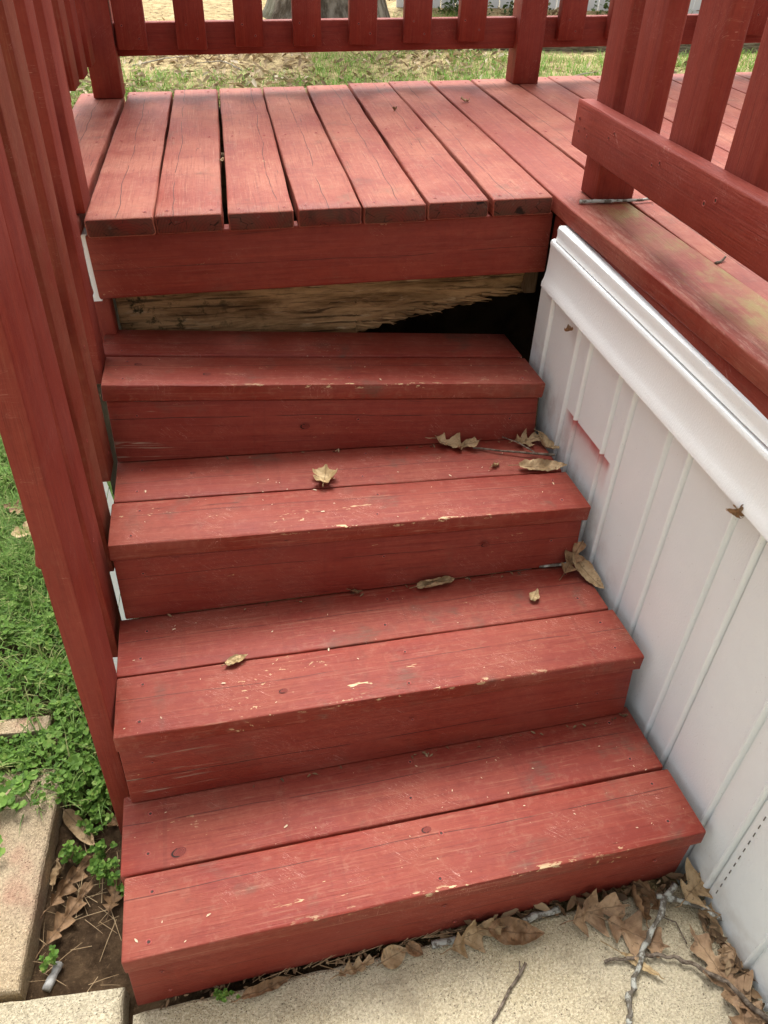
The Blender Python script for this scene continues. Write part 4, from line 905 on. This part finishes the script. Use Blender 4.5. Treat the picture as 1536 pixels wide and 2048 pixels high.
for i in range(46):
    x = g.uniform(-.17, -.02); y = g.uniform(-1.05, -.75); nd.append(xf((x, y, bed_z(x, y) + .006), g.uniform(0, 6.3), g.uniform(-.1, .1), 0, g.uniform(.6, 1.4)))
for i in range(60):
    t = g.random(); nd.append(xf((0.15 + .6 * t, -1.108 + .04 * t, .004 + .006 * g.random()), g.gauss(0.1, .5), g.uniform(-.3, .1), 0, g.uniform(.5, 1.2)))
tag(new_obj("pine_needles", scatter("pine_needles", ndv, [(0, 2, 3, 1), (2, 4, 5, 3)], nd, M_NEEDLE)), "dry pine needles scattered on the soil bed and pad", "needles", kind="stuff")
# grit on treads: flakes of paint and dust
fl_l = []
for i in range(130):
    k = g.randrange(4); fl, frr, bl, brr = [Vector(c) for c in TC[k]]; s = g.random(); d = g.random(); p = fl.lerp(frr, s).lerp(bl.lerp(brr, s), d * .96 + .02)
    fl_l.append(xf((p.x, p.y, p.z + .0008), g.uniform(0, 6.3), 0, 0, g.uniform(.06, .22) if g.random() < .93 else .35))
tag(new_obj("paint_flakes", scatter("paint_flakes", frv, frf, fl_l, flat_noise("flake", (0.50, 0.36, 0.24), (0.62, 0.52, 0.36), 80.0))), "tiny pale flakes and grit on the treads", "grit", kind="stuff")

# ------------------------------------------------------------------ back yard
ly, gy, tw2 = [], [], []
def leafpatch(x, y): return nz(x * .7 + 3, y * .9) + (0.80 if x < 1.0 and y < 5.7 else 0.0 if x < 2.4 else -0.08) - 0.15 * (y > 6.4)
for i in range(26000):
    y = 3.3 + 5.2 * g.random() ** 1.3; x = g.uniform(-2.6, 9.5)
    z = yard_z(x, y)
    lp = leafpatch(x, y)
    if lp + g.uniform(-.35, .35) > 0.28: ly.append(xf((x, y, z + g.uniform(.0, .05)), g.uniform(0, 6.3), g.uniform(-.7, .7), g.uniform(-.9, .9), g.uniform(1.0, 3.4)))
    gp = nz(x * .8 + 9, y * 1.1 + 2)
    if gp + (0.52 if 1.0 < x and y < 5.6 else 0.38 if x < 1.0 and y < 5.05 else -0.30) + g.uniform(-.2, .2) > 0.12:
        for _ in range(7): gy.append(xf((x + g.uniform(-.06, .06), y + g.uniform(-.06, .06), z - .005), g.uniform(0, 6.3), 0, g.uniform(-.25, .25), g.uniform(.8, 1.9)))
tag(new_obj("yard_leaf_litter", scatter("yard_leaf_litter", frv, frf, ly, M_LITTER)), "dry leaf litter on the yard beyond the deck", "leaf litter", kind="stuff")
v, f = blade(); tag(new_obj("yard_grass", scatter("yard_grass", v, f, gy, leafy("yard_grass_blade", (0.12, 0.25, 0.025), (0.20, 0.38, 0.05), (0.33, 0.42, 0.11)))), "patchy bright grass beyond the deck", "grass", kind="stuff")
for i, (x0, x1, y0, lab) in enumerate(((-1.6, 1.55, 5.75, "weathered timber edging behind the left part of the far railing"), (1.62, 4.05, 5.80, "weathered timber edging behind the middle of the far railing"), (4.12, 7.6, 5.72, "weathered timber edging behind the right railing"))):
    ob = plank("landscape_timber", (x0, y0, yard_z(x0, y0) + .115), (x1, y0 + .08, yard_z(x1, y0) + .125), (0, 0, 1), 0.15, 0.16, M_TIMBER, None, nx=40, r=0.03, jit=0.016)
    tag(ob, lab, "timber", "timbers edging the yard")
for (x, y, a, L, lab) in ((-0.35, 5.1, 0.3, .5, "pale dead stick in the leaf litter just right of the far left railing post"), (0.45, 5.0, 2.4, .38, "pale bent stick in the leaf litter behind the second gap of the far railing"), (2.9, 4.75, 0.2, .45, "pale stick on the grass just right of the middle post of the far railing")):
    z = yard_z(x, y) + .035
    tag(tube("fallen_stick", [(x, y, z), (x + .5 * L * math.cos(a), y + .5 * L * math.sin(a), z + .04), (x + L * math.cos(a + .3), y + L * math.sin(a + .3), z + .02)], .006, .003, M_DEADSTICK, None, .02), lab, "stick")

# oak with a flared base
oak = thing("oak_tree", (1.34, 6.8, yard_z(1.34, 6.8)), "thick grey oak trunk with flared roots beyond the far railing", "tree")
V, F = [], []; NS = 40; hs_ = [-.12, 0, .08, .18, .32, .5, .8, 1.3, 2.2, 3.4, 4.8, 6.5]
b0 = Vector((1.34, 6.8, yard_z(1.34, 6.8)))
for j, h in enumerate(hs_):
    for i in range(NS):
        a = 2 * math.pi * i / NS; fl_ = math.exp(-max(h, 0) / .28)
        r = 0.46 - 0.03 * h + 0.22 * fl_ * (0.7 + 0.6 * nz(math.cos(a) * 1.7, math.sin(a) * 1.7, 1)) + 0.03 * nz(math.cos(a) * 5, math.sin(a) * 5, h * 1.2)
        V.append((b0.x + r * math.cos(a), b0.y + r * math.sin(a), b0.z + h))
F = [(j * NS + i, j * NS + (i + 1) % NS, (j + 1) * NS + (i + 1) % NS, (j + 1) * NS + i) for j in range(len(hs_) - 1) for i in range(NS)]
F.append(tuple((len(hs_) - 1) * NS + i for i in range(NS)))
new_obj("trunk", pydata("trunk", V, F, M_BARK, True), oak)
for i in range(9):
    a = i * 2.4; h = 3.4 + i * .36; p = b0 + Vector((0, 0, h)); d = Vector((math.cos(a), math.sin(a), .55))
    tube("limb", [p, p + d * 1.2, p + d * 2.4 + Vector((0, 0, .5)), p + d * 3.6 + Vector((.3, .2, 1.5))], .14 - .008 * i, .02, M_BARK, oak, .15)
# white fence far behind
fence = thing("white_fence", (6.0, 7.3, yard_z(6, 7.3)), "white board fence at the back of the yard", "fence")
bd = box_mesh("fence_board", (-.072, -.012, 0), (.072, .012, 1.7), M_FENCE)
for i in range(56):
    x = 2.15 + i * .154; new_obj("fence_board", bd, fence, Matrix.Translation((x, 7.3, yard_z(x, 7.3) - .02)))
for zc in (.3, 1.4):
    new_obj("fence_rail", box_mesh("fence_rail", (2.1, 7.313, yard_z(6, 7.3) + zc), (10.7, 7.35, yard_z(6, 7.3) + zc + .09), M_FENCE), fence)
M_SHRUB = leafy("shrub_leaf", (0.045, 0.075, 0.018), (0.09, 0.14, 0.035), (0.20, 0.19, 0.09))
lv, lf = leaflet(0.035, 0.012, 0, 5)
for (x, y, s, lab) in ((2.72, 7.0, .22, "low scrubby bush at the fence foot behind the far railing, left one"), (3.35, 7.0, .20, "low scrubby bush at the fence foot behind the far railing, middle one"), (4.45, 6.95, .34, "low scrubby bush at the fence foot right of the far post")):
    sb = thing("bush", (x, y, yard_z(x, y)), lab, "bush", "bushes at the fence foot")
    mt = []
    for i in range(330):
        q = Vector((g.gauss(0, 1), g.gauss(0, 1), abs(g.gauss(0, .9)))); q = q.normalized() * (g.random() ** .45) * s
        mt.append(xf((x + q.x * 1.3, y + q.y, yard_z(x, y) + q.z), g.uniform(0, 6.3), g.uniform(-1, 1), g.uniform(-1, 1), g.uniform(.6, 1.5)))
    new_obj("crown", scatter("crown", lv, lf, mt, M_SHRUB), sb)
    for i in range(5):
        a = i * 1.3; new = tube("stem", [(x, y, yard_z(x, y) - .02), (x + .5 * s * math.cos(a), y + .5 * s * math.sin(a), yard_z(x, y) + .7 * s)], .01, .004, M_TWIG, sb, .02)
